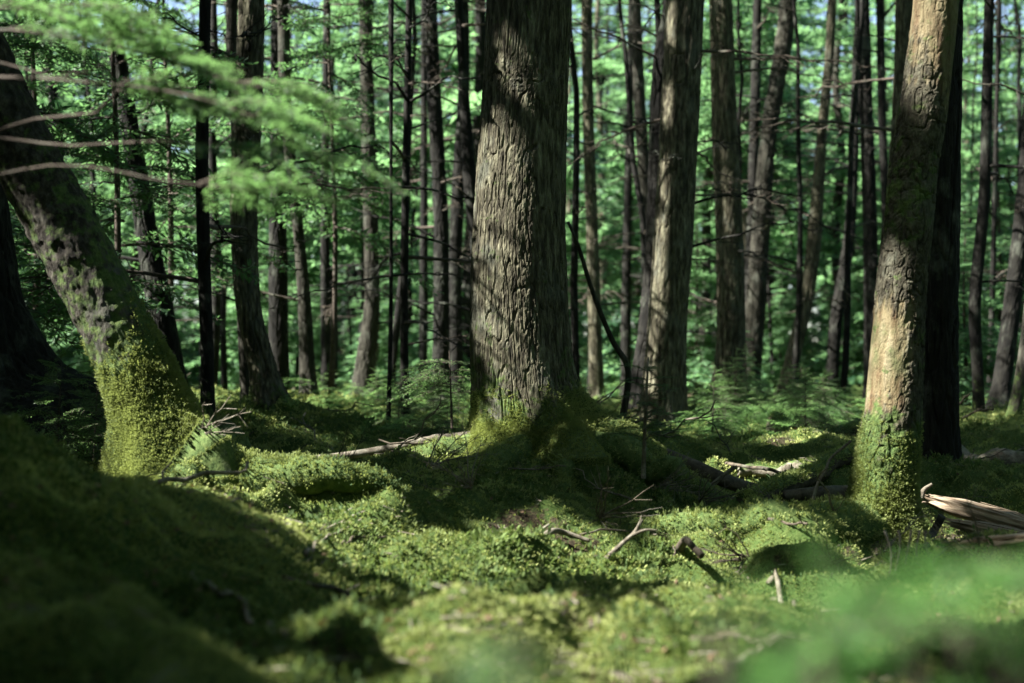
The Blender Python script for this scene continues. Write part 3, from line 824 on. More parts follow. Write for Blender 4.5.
# ---- the standing trunks measured one by one: Y, px polyline, height, bark, moss, bare branches, crown start, label
r = rng_(21)
STEMS = [
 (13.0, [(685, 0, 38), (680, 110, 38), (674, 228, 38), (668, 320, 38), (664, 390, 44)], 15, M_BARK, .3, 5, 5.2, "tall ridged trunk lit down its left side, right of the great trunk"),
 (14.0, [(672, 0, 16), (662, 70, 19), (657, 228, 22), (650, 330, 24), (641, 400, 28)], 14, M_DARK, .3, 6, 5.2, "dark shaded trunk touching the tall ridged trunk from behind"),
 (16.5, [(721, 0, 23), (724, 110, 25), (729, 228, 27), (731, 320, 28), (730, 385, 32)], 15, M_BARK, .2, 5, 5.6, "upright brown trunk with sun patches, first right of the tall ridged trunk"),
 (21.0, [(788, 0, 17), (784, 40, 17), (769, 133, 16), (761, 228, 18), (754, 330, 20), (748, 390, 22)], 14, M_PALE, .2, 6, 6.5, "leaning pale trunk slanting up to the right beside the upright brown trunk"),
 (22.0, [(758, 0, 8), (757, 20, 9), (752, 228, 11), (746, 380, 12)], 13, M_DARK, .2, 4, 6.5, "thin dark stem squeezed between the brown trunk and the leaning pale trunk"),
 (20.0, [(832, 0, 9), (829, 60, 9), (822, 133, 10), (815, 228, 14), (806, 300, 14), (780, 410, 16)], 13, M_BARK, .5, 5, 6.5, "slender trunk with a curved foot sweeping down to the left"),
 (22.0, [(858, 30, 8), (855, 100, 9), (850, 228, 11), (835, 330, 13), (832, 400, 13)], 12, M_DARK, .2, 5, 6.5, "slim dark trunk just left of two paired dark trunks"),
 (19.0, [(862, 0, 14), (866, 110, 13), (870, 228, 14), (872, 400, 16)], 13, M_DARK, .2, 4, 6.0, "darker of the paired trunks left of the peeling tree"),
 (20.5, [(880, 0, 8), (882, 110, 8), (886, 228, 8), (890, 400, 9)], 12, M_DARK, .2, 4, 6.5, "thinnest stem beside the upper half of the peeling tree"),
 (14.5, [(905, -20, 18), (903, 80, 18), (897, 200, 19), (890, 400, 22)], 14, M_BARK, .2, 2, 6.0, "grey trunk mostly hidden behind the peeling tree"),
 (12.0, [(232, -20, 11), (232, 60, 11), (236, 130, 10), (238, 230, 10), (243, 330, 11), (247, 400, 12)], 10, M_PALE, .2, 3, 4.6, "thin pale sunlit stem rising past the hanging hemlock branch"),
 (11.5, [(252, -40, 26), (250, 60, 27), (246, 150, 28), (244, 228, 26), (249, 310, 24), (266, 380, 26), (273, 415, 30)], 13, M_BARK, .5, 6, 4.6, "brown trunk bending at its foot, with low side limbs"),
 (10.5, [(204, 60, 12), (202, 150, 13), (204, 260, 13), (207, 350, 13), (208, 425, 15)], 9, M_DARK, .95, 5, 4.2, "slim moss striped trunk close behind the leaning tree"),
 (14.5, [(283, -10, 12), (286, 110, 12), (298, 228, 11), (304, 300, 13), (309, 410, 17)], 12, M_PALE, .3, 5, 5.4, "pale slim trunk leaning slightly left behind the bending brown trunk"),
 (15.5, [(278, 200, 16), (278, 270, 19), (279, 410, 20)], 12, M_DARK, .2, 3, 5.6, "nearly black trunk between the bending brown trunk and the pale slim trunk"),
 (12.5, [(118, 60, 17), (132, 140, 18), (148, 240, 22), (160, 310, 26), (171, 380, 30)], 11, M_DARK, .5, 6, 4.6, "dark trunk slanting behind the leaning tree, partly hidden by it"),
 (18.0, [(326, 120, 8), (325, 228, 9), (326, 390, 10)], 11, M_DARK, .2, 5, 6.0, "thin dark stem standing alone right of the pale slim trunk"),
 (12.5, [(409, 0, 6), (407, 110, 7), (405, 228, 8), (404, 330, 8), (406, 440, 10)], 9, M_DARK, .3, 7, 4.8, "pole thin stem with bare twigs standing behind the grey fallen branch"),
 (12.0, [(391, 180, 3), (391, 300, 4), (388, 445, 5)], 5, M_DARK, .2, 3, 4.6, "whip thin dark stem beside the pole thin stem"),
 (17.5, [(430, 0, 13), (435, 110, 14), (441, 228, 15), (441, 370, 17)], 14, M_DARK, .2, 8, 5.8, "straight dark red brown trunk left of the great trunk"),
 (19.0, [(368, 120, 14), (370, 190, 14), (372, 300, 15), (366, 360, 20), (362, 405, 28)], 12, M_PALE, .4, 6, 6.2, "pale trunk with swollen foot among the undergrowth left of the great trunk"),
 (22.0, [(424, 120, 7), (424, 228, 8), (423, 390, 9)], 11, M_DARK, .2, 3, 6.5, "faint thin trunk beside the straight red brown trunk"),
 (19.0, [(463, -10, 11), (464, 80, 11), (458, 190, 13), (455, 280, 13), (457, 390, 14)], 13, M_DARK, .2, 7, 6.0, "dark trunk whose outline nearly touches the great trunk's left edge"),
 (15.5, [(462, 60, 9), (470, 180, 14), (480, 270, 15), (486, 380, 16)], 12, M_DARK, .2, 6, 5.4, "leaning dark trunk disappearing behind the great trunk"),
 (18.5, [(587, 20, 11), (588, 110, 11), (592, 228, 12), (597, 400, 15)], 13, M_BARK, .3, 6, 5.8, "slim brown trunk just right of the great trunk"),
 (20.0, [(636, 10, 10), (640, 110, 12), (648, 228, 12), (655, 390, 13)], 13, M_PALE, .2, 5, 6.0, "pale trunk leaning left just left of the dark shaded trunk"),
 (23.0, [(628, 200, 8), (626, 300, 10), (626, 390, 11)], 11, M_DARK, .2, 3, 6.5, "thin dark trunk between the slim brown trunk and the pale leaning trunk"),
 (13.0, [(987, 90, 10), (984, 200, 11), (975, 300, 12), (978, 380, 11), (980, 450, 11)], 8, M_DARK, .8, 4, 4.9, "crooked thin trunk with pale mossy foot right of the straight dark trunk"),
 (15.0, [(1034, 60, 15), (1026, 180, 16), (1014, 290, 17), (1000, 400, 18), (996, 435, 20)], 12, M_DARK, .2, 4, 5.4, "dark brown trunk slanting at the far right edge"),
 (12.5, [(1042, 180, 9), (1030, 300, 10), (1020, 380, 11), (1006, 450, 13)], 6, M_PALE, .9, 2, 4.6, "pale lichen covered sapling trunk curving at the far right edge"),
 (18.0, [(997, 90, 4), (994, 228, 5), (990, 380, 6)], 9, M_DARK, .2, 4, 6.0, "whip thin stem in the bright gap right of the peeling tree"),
]
for k, (Y, pix, H, bark, moss, nb, zc, label) in enumerate(STEMS):
    t = Tree(Y, pix, H, 30 + k)
    g = make("conifer_tree", label, t)
    w0 = t.radius(1.0)
    ns = int(np.clip(w0 * 900, 20, 120))
    t.build_trunk(g, bark, ns, .022 if Y < 15 else .04, .012 if w0 > .1 else .006, 22 if w0 > .1 else 34, .2, .04, (w0 * .7, .14, 5), moss, .4)
    t.branches(g, int(nb * 2.2), .9, min(EYE + .30 * Y, H * .8), .95 + .03 * Y, r)
    zt = H - .2
    thin = w0 < .06
    if Y < 15.2: shade_crown(t, g, zc, zt, 1.1 if thin else 1.9, 16 if thin else 40, rng_(60 + k))
    else:
        sp = crown(t.axis, zc - 1.2 if not thin else zc - 2, zt, 1.0 if thin else 1.7, 10 if thin else 26, rng_(60 + k), BOUGHS)
        obj("crown", crown_mesh("crown", sp, [M_NEEDLE, M_TWIGWOOD], carve(t.base)), g)
print("stems done", len(TREES))

# ---- trees beyond: shared meshes, every tree an object
def bg_protos():
    out = []
    for k in range(6):
        r = rng_(500 + k)
        H = r.uniform(9, 12.5); n = 8
        zz = np.linspace(-.2, H, n)
        P = np.stack([np.cumsum(r.normal(size=n) * .09), np.cumsum(r.normal(size=n) * .09), zz], -1); P -= P[0] * np.array([1, 1, 0])
        r0 = r.uniform(.09, .17)
        rad = r0 * (1 - .85 * np.linspace(0, 1, n))
        V, F, no, s, n1 = trunk_geo(P, rad, 18, np.linspace(0, H, 90), 520 + k, .010, 22, .2, .05, (r0 * .8, .15, 5))
        tm = mesh_np("trunk", V.reshape(-1, 3), F, [(M_DARK, M_BARK, M_PALE)[k % 3]], smooth=True, attrs={"moss": (np.exp(-V[..., 2] / .4) * .4).ravel()})
        ax = lambda z, P=P: np.array([np.interp(z, P[:, 2], P[:, 0]), np.interp(z, P[:, 2], P[:, 1]), z])
        sp = crown(ax, r.uniform(2.2, 4.2), H, r.uniform(1.5, 2.5), 34, r, COARSE)
        cm = crown_mesh("crown", sp, [M_FAR, M_TWIGWOOD])
        out.append((tm, cm, ax))
    return out
BG = bg_protos()
def fir_protos(n, H, rm, nb, tpls, m, seed):
    out = []
    for k in range(n):
        r = rng_(seed + k)
        h_ = H * r.uniform(.8, 1.2)
        ax = lambda z: np.array([.02 * math.sin(z * 2 + k), .02 * math.cos(z * 1.7 + k), z])
        zz = np.linspace(-.1, h_, 8)
        V, F = tube(np.array([ax(z) for z in zz]), .014 * h_ ** .8 * (1 - .9 * np.linspace(0, 1, 8)), 7)
        tm = mesh_np("stem", V, F, [M_TWIGWOOD], smooth=True)
        cm = crown_mesh("foliage", crown(ax, h_ * .10, h_, rm * r.uniform(.85, 1.15), nb, r, tpls, 'fir'), [m, M_TWIGWOOD])
        out.append((tm, cm))
    return out
FIRS = fir_protos(5, 4.6, 1.25, 60, COARSE, M_FAR, 700)

r = rng_(77)
placed = [(t.base[0], t.base[1]) for t, _ in TREES]
def free(x, y, d): return all((x - a) ** 2 + (y - b_) ** 2 > d * d for a, b_ in placed)
def scatter(n, y0, y1, d, half, pw=1.0):
    out = []
    tries = 0
    while len(out) < n and tries < 9000:
        tries += 1
        y = y0 + (y1 - y0) * r.random() ** pw; x = r.uniform(-1, 1) * (half * y + 1.5)
        if free(x, y, d): placed.append((x, y)); out.append((x, y))
    return out
for (x, y) in scatter(96, 22, 58, 1.2, .40):
    tm, cm, ax = BG[r.integers(len(BG))]
    g = thing("conifer_tree", "distant slim conifer trunk under sunlit green boughs, deep in the wood", "tree", (x, y, hz(x, y)), "distant conifers deep in the wood")
    s = r.uniform(.75, 1.15); g.scale = (s, s, s); g.rotation_euler = (r.normal() * .025, r.normal() * .025, r.uniform(0, 6.28))
    obj("trunk", tm, g); obj("crown", cm, g)
    if y < 36:
        for k in range(9):
            z = r.uniform(1.2, 8)
            b = obj("branch", DEADB[r.integers(6)], g, ax(z)); b.rotation_euler = (0, r.uniform(-.25, .25), r.uniform(0, 6.28)); q = r.uniform(.9, 2.0); b.scale = (q, q, q)
for (x, y) in scatter(100, 15.5, 52, .95, .42, 1.1):
    tm, cm = FIRS[r.integers(len(FIRS))]
    g = thing("young_fir", "young fir with sunlit feathery boughs growing among the distant trunks", "fir tree", (x, y, hz(x, y)), "young firs among the distant trunks")
    s = r.uniform(.45, 1.1) * (0.6 if y < 20 else 1); g.scale = (s, s, s * r.uniform(.9, 1.15)); g.rotation_euler = (0, 0, r.uniform(0, 6.28))
    obj("stem", tm, g); obj("foliage", cm, g)

r = rng_(83)
for k, (px, Y, H) in enumerate(((30, 11.5, 5.2), (110, 10.8, 4.6), (165, 13.5, 6.0), (330, 14.5, 5.0), (-20, 10.0, 5.5))):
    p = at(px, 400, Y); b0 = np.array([p[0], Y, hz(p[0], Y)])
    g = thing("young_hemlock", ("shadowy young hemlock between the far left dark trunk and the leaning tree", "shadowy young hemlock right behind the leaning tree", "taller shadowy hemlock behind the slanting dark trunk",
        "loose young hemlock in the gap right of the pale slim trunk", "shadowy young hemlock at the left edge behind the dark broad trunk")[k], "hemlock", b0)
    ax = lambda z: np.array([.05 * math.sin(z), .04 * math.cos(z), z])
    V, F = tube(np.array([ax(z) for z in np.linspace(-.1, H, 10)]), .035 * (1 - .85 * np.linspace(0, 1, 10)), 8)
    obj("stem", mesh_np("stem", V, F, [M_TWIGWOOD], smooth=True), g)
    obj("foliage", crown_mesh("foliage", crown(ax, 1.0 if k != 3 else 1.8, H, 1.35, 34, r, BOUGHS), [M_NEEDLE, M_TWIGWOOD]), g)

# ---- the far wood, read as one mass
r = rng_(88)
a = Acc()
for k in range(330):
    y = r.uniform(56, 92); x = r.uniform(-1, 1) * (.46 * y); z0 = hz(x, y)
    H = r.uniform(12, 24) * (1.0 if y < 80 else 1.15); n = 190
    u = r.random(n) ** .8; ang = r.uniform(0, 6.28, n); rr = (2.6 * (1 - u * .85)) * r.uniform(.3, 1, n)
    C = np.stack([x + rr * np.cos(ang), y + rr * np.sin(ang), z0 + .4 + u * H], -1)
    out = nrm(np.stack([np.cos(ang), np.sin(ang), -.25 + 0 * ang], -1) + r.normal(size=(n, 3)) * .25)
    up = nrm(np.array([0, 0, 1.]) + r.normal(size=(n, 3)) * .5)
    s = nrm(np.cross(out, up)); L_ = r.uniform(.35, .95, n)[:, None]; wd = L_ * .22
    a.leaves(np.stack([C, C + out * L_ * .5 + s * wd, C + out * L_, C + out * L_ * .5 - s * wd], 1))
    V, F = tube(np.array([[x, y, z0 - .3], [x + .1, y, z0 + H * .5], [x, y, z0 + H]]), [.18, .12, .02], 5); a.add(V, F, 1)
for k in range(430):      # more wood added unseen at both sides and behind to cut skylight
    y = r.uniform(-34, 66); e = .46 * max(y, 0)
    if y < -9: x = r.uniform(-36, 36)
    else: x = r.choice([-1, 1]) * (e + (r.uniform(4.5, 20) if y > 15 else r.uniform(11, 30)))
    z0 = hz(x, y); H = r.uniform(9, 17) if y > 15 else r.uniform(8, 15); n = 150
    u = r.random(n) ** .8; ang = r.uniform(0, 6.28, n); rr = (2.4 * (1 - u * .8)) * r.uniform(.3, 1, n)
    C = np.stack([x + rr * np.cos(ang), y + rr * np.sin(ang), z0 + .3 + u * H], -1)
    out = nrm(np.stack([np.cos(ang), np.sin(ang), -.25 + 0 * ang], -1) + r.normal(size=(n, 3)) * .25)
    sd_ = nrm(np.cross(out, nrm(np.array([0, 0, 1.]) + r.normal(size=(n, 3)) * .6)))
    L_ = r.uniform(.5, 1.1, n)[:, None]; wd = L_ * .24
    a.leaves(np.stack([C, C + out * L_ * .5 + sd_ * wd, C + out * L_, C + out * L_ * .5 - sd_ * wd], 1)[carve(np.zeros(3), False)(C + out * L_ * .5)])
    V, F = tube(np.array([[x, y, z0 - .3], [x + .1, y, z0 + H * .5], [x, y, z0 + H]]), [.16, .11, .02], 5); a.add(V, F, 1)
tag(obj("forest", a.mesh("forest", [M_WOOD, M_DARK])), "far green wood with shade put into its needle colour, closing off the view", "forest", kind="stuff")

# ---- unseen trees added left, right and behind so their crowns block sun and sky
r = rng_(99)
SIDE = [(-3.9, 5.2), (-5.2, 7.6), (-4.6, 2.6), (-6.9, 4.4), (-6.6, 9.6), (-8.6, 6.8), (-3.3, .4), (-6.0, .6), (-8.9, 2.6), (-2.2, -1.6), (.6, -2.6), (3.4, -1.8), (5.2, 1.6), (-4.8, -3.0), (2.2, -5.2), (-1.2, -5.6), (5.6, 5.0)]
for k, (x, y) in enumerate(SIDE):
    H = r.uniform(11, 14)
    best = None
    for q in range(60):       # stand each stem where it steps between the sunbeams
        cx, cy = x + r.normal() * .7, y + r.normal() * .8
        v = np.stack([cx - LP[:, 0], cy - LP[:, 1]], -1); h2 = SDIR[:2] / np.linalg.norm(SDIR[:2])
        along = v @ h2; side = np.abs(v[:, 0] * h2[1] - v[:, 1] * h2[0])
        hit = ((along > 0) & (along < H / math.tan(R(SUN_EL))) & (side < .14 + LR * .5)).sum()
        if best is None or hit < best[0]: best = (hit, cx, cy)
    x, y = best[1:]
    t = Tree.__new__(Tree)
    t.Y = y; t.base = np.array([x, y, hz(x, y)]); n = 6; zz = np.linspace(-.3, H, n)
    t.path = np.stack([np.cumsum(r.normal(size=n) * .05), np.cumsum(r.normal(size=n) * .05), zz], -1); t.path -= t.path[0] * np.array([1, 1, 0])
    t.rad = r.uniform(.13, .2) * (1 - .85 * np.linspace(0, 1, n)); t.H = H; t.seed = 800 + k; t.z = t.path[:, 2]
    g = thing("conifer_tree", "unseen tall conifer added on the sunny side to shade the mossy clearing" if k < 10 else "unseen tall conifer added outside the view to close off the sky", "tree", t.base, "added shade trees on the sunny side" if k < 10 else "added shade trees around the viewer")
    V, F, no, s, n1 = trunk_geo(t.path, t.rad, 30, np.linspace(0, H, 160), t.seed, .012, 22, .2, .04, (.12, .15, 5))
    obj("trunk", mesh_np("trunk", V.reshape(-1, 3), F, [M_BARK], smooth=True, attrs={"moss": (np.exp(-V[..., 2] / .4) * .7).ravel()}), g)
    shade_crown(t, g, 2.4, H - .2, 2.7, 95, r)

finish_crowns()
# ---- slender dead stems standing between the living trunks
r = rng_(191)
SNAG = []
for k in range(4):
    H = r.uniform(6, 9); zz = np.linspace(-.15, H, 14)
    P = np.stack([np.cumsum(r.normal(size=14) * .035), np.cumsum(r.normal(size=14) * .035), zz], -1); P -= P[0] * np.array([1, 1, 0])
    V, F = tube(P, .052 * (1 - .8 * np.linspace(0, 1, 14)), 10)
    SNAG.append((mesh_np("trunk", V, F, [M_DARK], smooth=True, attrs={"moss": np.clip(.6 - V[:, 2], 0, 1)}), P))
for (x, y) in scatter(54, 14.5, 36, .7, .40):
    tm, P = SNAG[r.integers(4)]
    g = thing("dead_tree", "slender dark dead stem with bare side twigs among the thicker trunks", "dead tree", (x, y, hz(x, y)), "slender dead stems among the trunks")
    s = r.uniform(.7, 1.25); g.scale = (s, s, 1); g.rotation_euler = (r.normal() * .05, r.normal() * .05, r.uniform(0, 6.28))
    obj("trunk", tm, g)
    for k in range(9):
        z = r.uniform(.8, 6); b = obj("branch", DEADB[r.integers(6)], g, [np.interp(z, P[:, 2], P[:, 0]), np.interp(z, P[:, 2], P[:, 1]), z])
        b.rotation_euler = (r.uniform(-.4, .4), r.uniform(-.3, .2), r.uniform(0, 6.28)); q = r.uniform(.5, 1.2); b.scale = (q, q, q)

# ------------------------------------------------------------------ saplings and seedlings
SEED = fir_protos(5, .55, .30, 26, FINE, M_FIR, 900)
def seedling(name, label, p, s, group=None, k=0, m=None):
    g = thing(name, label, "sapling", p, group)
    tm, cm = SEED[k % 5]
    obj("stem", tm, g); obj("foliage", cm, g)
    g.scale = (s, s, s); g.rotation_euler = (0, 0, k * 1.7)
    return g
def gp(x, y): return np.array([x, y, hz(x, y) - .01])
p = at(95, 500, 7.7); seedling("fir_seedling", "small fir seedling in shade beside the leaning tree's foot", gp(p[0], 7.7), 1.0, k=1)
p = at(55, 480, 7.3); seedling("fir_seedling", "bushier fir seedling at the far left in front of the dark trunk", gp(p[0], 7.4), 1.15, k=2)
p = at(112, 500, 7.35); seedling("fir_seedling", "lowest fir seedling tucked against the leaning tree's moss", gp(p[0], 7.35), .6, k=3)
r = rng_(131)
for k in range(46):     # low firs and herbs in the sunny hollow right of the great trunk, and to its left
    if k < 30: px = r.uniform(690, 850); Y = r.uniform(10.8, 15)
    else: px = r.uniform(300, 470); Y = r.uniform(11, 16)
    p = at(px, 400, Y)
    seedling("fir_seedling", "tiny bright fir seedling in the undergrowth of the sunny hollow" if k < 30 else "tiny fir seedling in the undergrowth left of the great trunk", gp(p[0], Y), r.uniform(.5, 1.0),
             "seedlings in the sunny hollow" if k < 30 else "seedlings left of the great trunk", k)

def sapling(label, base, H, boughs, r, lean=(0, 0), stem_m=M_TWIGWOOD, leaf=M_FIR, rad=.012, name="fir_sapling"):
    g = thing(name, label, "sapling", base)
    zz = np.linspace(-.05, H, 10); C = np.stack([lean[0] * (zz / H) ** 1.5, lean[1] * (zz / H) ** 1.5, zz], -1)
    V, F = tube(C, rad * (1 - .75 * np.linspace(0, 1, 10)), 10)
    obj("stem", mesh_np("stem", V, F, [stem_m], smooth=True, attrs={"moss": np.clip(.5 - V[:, 2], 0, 1)}), g)
    a = Acc()
    for z, az_, L_, pitch in boughs:
        p = np.array([np.interp(z, zz, C[:, c]) for c in range(3)])
        q, wv, wf = put(FINE[r.integers(4)], p, R(az_), R(pitch), L_, r.normal() * .2)
        a.leaves(q, 0); a.add(wv, [wf], 1)
    obj("foliage", a.mesh("foliage", [leaf, M_TWIGWOOD]), g)
    return g
r = rng_(141)
# sapling whose tiers fan out left of the great trunk
p = at(452, 440, 9.6)
sapling("fir sapling spreading flat green tiers against the great trunk's left side", gp(p[0], 9.6), .62,
        [(.34 + .05 * k, a_, r.uniform(.25, .44), r.uniform(-6, 6)) for k in range(5) for a_ in (178 + 20 * r.normal(), 150 + 25 * r.normal(), 215 + 20 * r.normal(), 20 + 30 * r.normal())], r, (-.02, 0))
# spindly sapling with drooping needles right of the great trunk
p = at(643, 492, 7.6)
sapling("spindly fir sapling with peeled pale stem right of the great trunk", gp(p[0], 7.6), .78,
        [(.34 + .045 * k, a_, r.uniform(.16, .30) * (1.1 - .06 * k), r.uniform(8, 30)) for k in range(9) for a_ in (r.uniform(0, 360), r.uniform(0, 360), r.uniform(0, 360))], r, (.03, 0), M_DEAD, M_NEEDLE, .016)
# near sapling tips rising into the bottom of the view, far out of focus
def near_plant(label, px, py, Y, tipz, r, n_, L_, leaf, spread=.2, name="leafy_sapling"):
    p = at(px, py, Y); base = np.array([p[0], Y, hz(p[0], Y) - .01]); H = tipz - base[2]
    g = thing(name, label, "sapling", base)
    zz = np.linspace(-.03, H, 8)
    V, F = tube(np.stack([.02 * np.sin(zz * 4), 0 * zz, zz], -1), .006 * (1 - .6 * np.linspace(0, 1, 8)), 6)
    obj("stem", mesh_np("stem", V, F, [M_TWIGWOOD], smooth=True), g)
    a = Acc()
    for k in range(n_):
        z = H * r.uniform(.45, 1.0)
        q, wv, wf = put(BOUGHS[r.integers(6)], np.array([0, 0, z]), r.uniform(0, 6.28), r.uniform(-.3, .5), L_ * r.uniform(.7, 1.25), r.normal() * .3)
        a.leaves(q, 0); a.add(wv, [wf], 1)
    obj("foliage", a.mesh("foliage", [leaf, M_TWIGWOOD]), g)
near_plant("blurred bright green sapling close by at the lower right corner", 985, 640, .95, EYE - .150, rng_(151), 8, .19, M_HERB)
near_plant("blurred green sapling tips at the right edge below the broken timber", 1045, 600, 1.15, EYE - .125, rng_(152), 7, .18, M_HERB)
near_plant("blurred green sapling tips low under the peeling tree", 890, 660, .9, EYE - .145, rng_(153), 6, .18, M_HERB)
near_plant("faintest blurred green sapling tip, low between the peeling tree and the great trunk", 790, 680, .8, EYE - .150, rng_(156), 5, .15, M_HERB)
near_plant("blurred broad green sapling tip right of the faint one, under the forked stick", 690, 640, .85, EYE - .150, rng_(157), 5, .14, M_HERB)
near_plant("blurred bright sapling tips between the corner sapling and the ones under the peeling tree", 935, 640, 1.05, EYE - .17, rng_(158), 4, .18, M_HERB)
near_plant("blurred faint green sapling tip low below the antler shaped branch", 590, 640, .8, EYE - .137, rng_(154), 4, .11, M_HERB)
near_plant("blurred dark sapling tip below the leaning tree's mossy ridge", 480, 660, .8, EYE - .142, rng_(155), 4, .11, M_HERB)

# ------------------------------------------------------------------ hemlock boughs hanging in close at the upper left
def limb_mesh(pts, r0, r1, m, n=24, name="branch"):
    C = catmull(pts, n); V, F = tube(C, np.linspace(r0, r1, n), 8)
    return mesh_np(name, V, F, [m], smooth=True)
hb = np.array([-2.35, 2.7, hz(-2.35, 2.7)])
g = thing("hemlock_tree", "hemlock at the left edge reaching blurred green boughs and bare twigs into view", "tree", hb)
zz = np.linspace(-.3, 9, 9); P = np.stack([.04 * np.sin(zz), .04 * np.cos(zz * .8), zz], -1)
V, F, no, s, n1 = trunk_geo(P, .11 * (1 - .8 * np.linspace(0, 1, 9)), 40, np.linspace(0, 9, 220), 951, .010, 26, .3, .04, (.08, .15, 5))
obj("trunk", mesh_np("trunk", V.reshape(-1, 3), F, [M_MOTTLE], smooth=True, attrs={"moss": (np.exp(-V[..., 2] / .5) * .8).ravel()}), g)
r = rng_(161)
HB = [  # bare grey limbs (px,py,Y) then leafy ones with the spots where sprays hang
 ([(-120, 40, 3.1), (0, 62, 3.0), (60, 78, 2.95), (110, 62, 2.9)], .008, .003, []),
 ([(-120, 150, 3.1), (30, 120, 3.0), (100, 112, 2.9), (112, 92, 2.88), (140, 92, 2.86), (185, 102, 2.8)], .010, .004, [(150, 96), (180, 104)]),
 ([(-120, 120, 3.1), (20, 140, 3.0), (70, 146, 2.95), (135, 142, 2.9), (210, 142, 2.8), (270, 150, 2.8)], .009, .003, [(170, 142), (215, 143), (255, 150)]),
 ([(-120, 20, 3.0), (10, 30, 2.95), (110, 45, 2.85), (210, 75, 2.7), (300, 95, 2.65)], .009, .003, [(10, 28), (50, 30), (105, 40), (130, 50), (165, 60), (200, 70), (240, 82), (270, 90)]),
 ([(-120, 60, 2.9), (60, 80, 2.8), (160, 90, 2.7), (250, 115, 2.6), (330, 170, 2.55)], .009, .003, [(120, 84), (190, 92), (225, 104), (255, 116), (280, 135), (300, 155)]),
 ([(-120, 0, 2.8), (0, 8, 2.75), (80, 5, 2.7)], .008, .003, [(0, 8), (30, 8), (60, 6), (80, 4)]),
 ([(-120, 180, 2.9), (60, 165, 2.8), (160, 180, 2.7), (250, 190, 2.6)], .007, .002, [(200, 184), (250, 190)]),
]
for pts, r0, r1, sp in HB:
    pts = [(q[0], q[1], q[2] * 1.38) for q in pts]
    W = [at(*q) - hb for q in pts]
    W.insert(0, np.array([0, 0, W[0][2] + .06]))
    b = obj("branch", limb_mesh(W, r0 * 1.1, r1 * .7, M_TWIGWOOD), g)
    if sp:
        a = Acc()
        for (px, py) in sp:
            Y = np.interp(px, [q[0] for q in pts], [q[2] for q in pts])
            p = at(px, py, Y) - hb
            for j in range(2 if r.random() < .45 else 1):
                q, wv, wf = put(BOUGHS[r.integers(6)], p, R(r.uniform(-70, 50)), R(r.uniform(-16, 8)), r.uniform(.16, .32), r.normal() * .25)
                a.leaves(q, 0); a.add(wv, [wf], 1)
        obj("foliage", a.mesh("foliage", [M_HEM, M_TWIGWOOD]), b)
sp = crown(lambda z: np.array([0, 0, z]), 3.2, 8.8, 1.9, 50, r, BOUGHS)
obj("crown", crown_mesh("crown", sp, [M_NEEDLE, M_TWIGWOOD], carve(hb)), g)

# ------------------------------------------------------------------ fallen wood
def log_mesh(name, C, rad, m, seed, ns=28, amp=.15, f=9, moss=None, flat=1.0):
    n = max(12, len(C)); 
    T, X, Y = frames(C)
    a_ = np.arange(ns) / ns * 2 * np.pi
    p = np.stack(np.broadcast_arrays(np.cos(a_)[None] * rad[:, None], np.sin(a_)[None] * rad[:, None], np.linspace(0, 1, len(C))[:, None] * np.linalg.norm(C[-1] - C[0])), -1)
    d = (fbm(p * np.array([f * 3, f * 3, f * .6]) + seed, 4, seed) - .5) * 2
    rr = rad[:, None] * (1 + amp * d)
    V = C[:, None] + rr[..., None] * (np.cos(a_)[None, :, None] * X[:, None] + np.sin(a_)[None, :, None] * Y[:, None] * flat)
    V = V.reshape(-1, 3); F = [grid_faces(len(C), ns)]
    k = np.arange(ns); nV = len(V); bb = (len(C) - 1) * ns
    V = np.vstack([V, C[0] + T[0] * rad[0] * .25, C[-1] - T[-1] * rad[-1] * .25])
    F += [np.stack([np.full(ns, nV), (k + 1) % ns, k], -1), np.stack([np.full(ns, nV + 1), bb + k, bb + (k + 1) % ns], -1)]
    mo = np.zeros(len(V)) if moss is None else moss * np.clip(.35 + (V[:, 2] - np.concatenate([np.repeat(C[:, 2], ns), [C[0, 2], C[-1, 2]]])) / max(rad.max(), .01) * .6, 0, 1)
    return mesh_np(name, V, F, [m], smooth=True, attrs={"moss": mo})
def lay(name, label, cat, pix, w0, w1, m, seed, lift=.5, moss=None, group=None, amp=.15, ns=20, n=44, tuft=0, rest=True):
    """a piece of dead wood lying along measured points: (px,py) on the ground or (px,py,Y)"""
    P = np.array([at(*q) if len(q) == 3 else ground(*q) for q in pix])
    C = catmull(P, n); rad = np.linspace(w0, w1, n)
    if rest: C[:, 2] = np.maximum(C[:, 2], height(C[:, 0], C[:, 1]) + rad * lift)
    o0 = C[0].copy()
    g = thing(name, label, cat, o0, group)
    obj("wood", log_mesh("wood", C - o0, rad, m, seed, ns, amp, moss=moss), g)
    if tuft:
        r = rng_(seed); k = r.integers(0, n, tuft)
        a_ = r.uniform(0, 6.28, tuft); T, X, Y = frames(C)
        nn = np.cos(a_)[:, None] * X[k] + np.sin(a_)[:, None] * Y[k]
        ok = nn[:, 2] > .1
        a = Acc(); a.leaves(tufts((C[k] - o0 + nn * rad[k][:, None] * .95)[ok], nn[ok], r.uniform(.01, .025, ok.sum()), r))
        tag(obj("moss", a.mesh("log_moss", [M_MOSS]), g), kind="stuff")
    return g, C, o0
def spur(g, o0, pts, r0, r1, m, seed, name="branch_stub"):
    C = catmull(pts, 12); V, F = tube(C - o0, np.linspace(r0, r1, 12), 8)
    obj(name, mesh_np(name, V, F, [m], smooth=True), g)

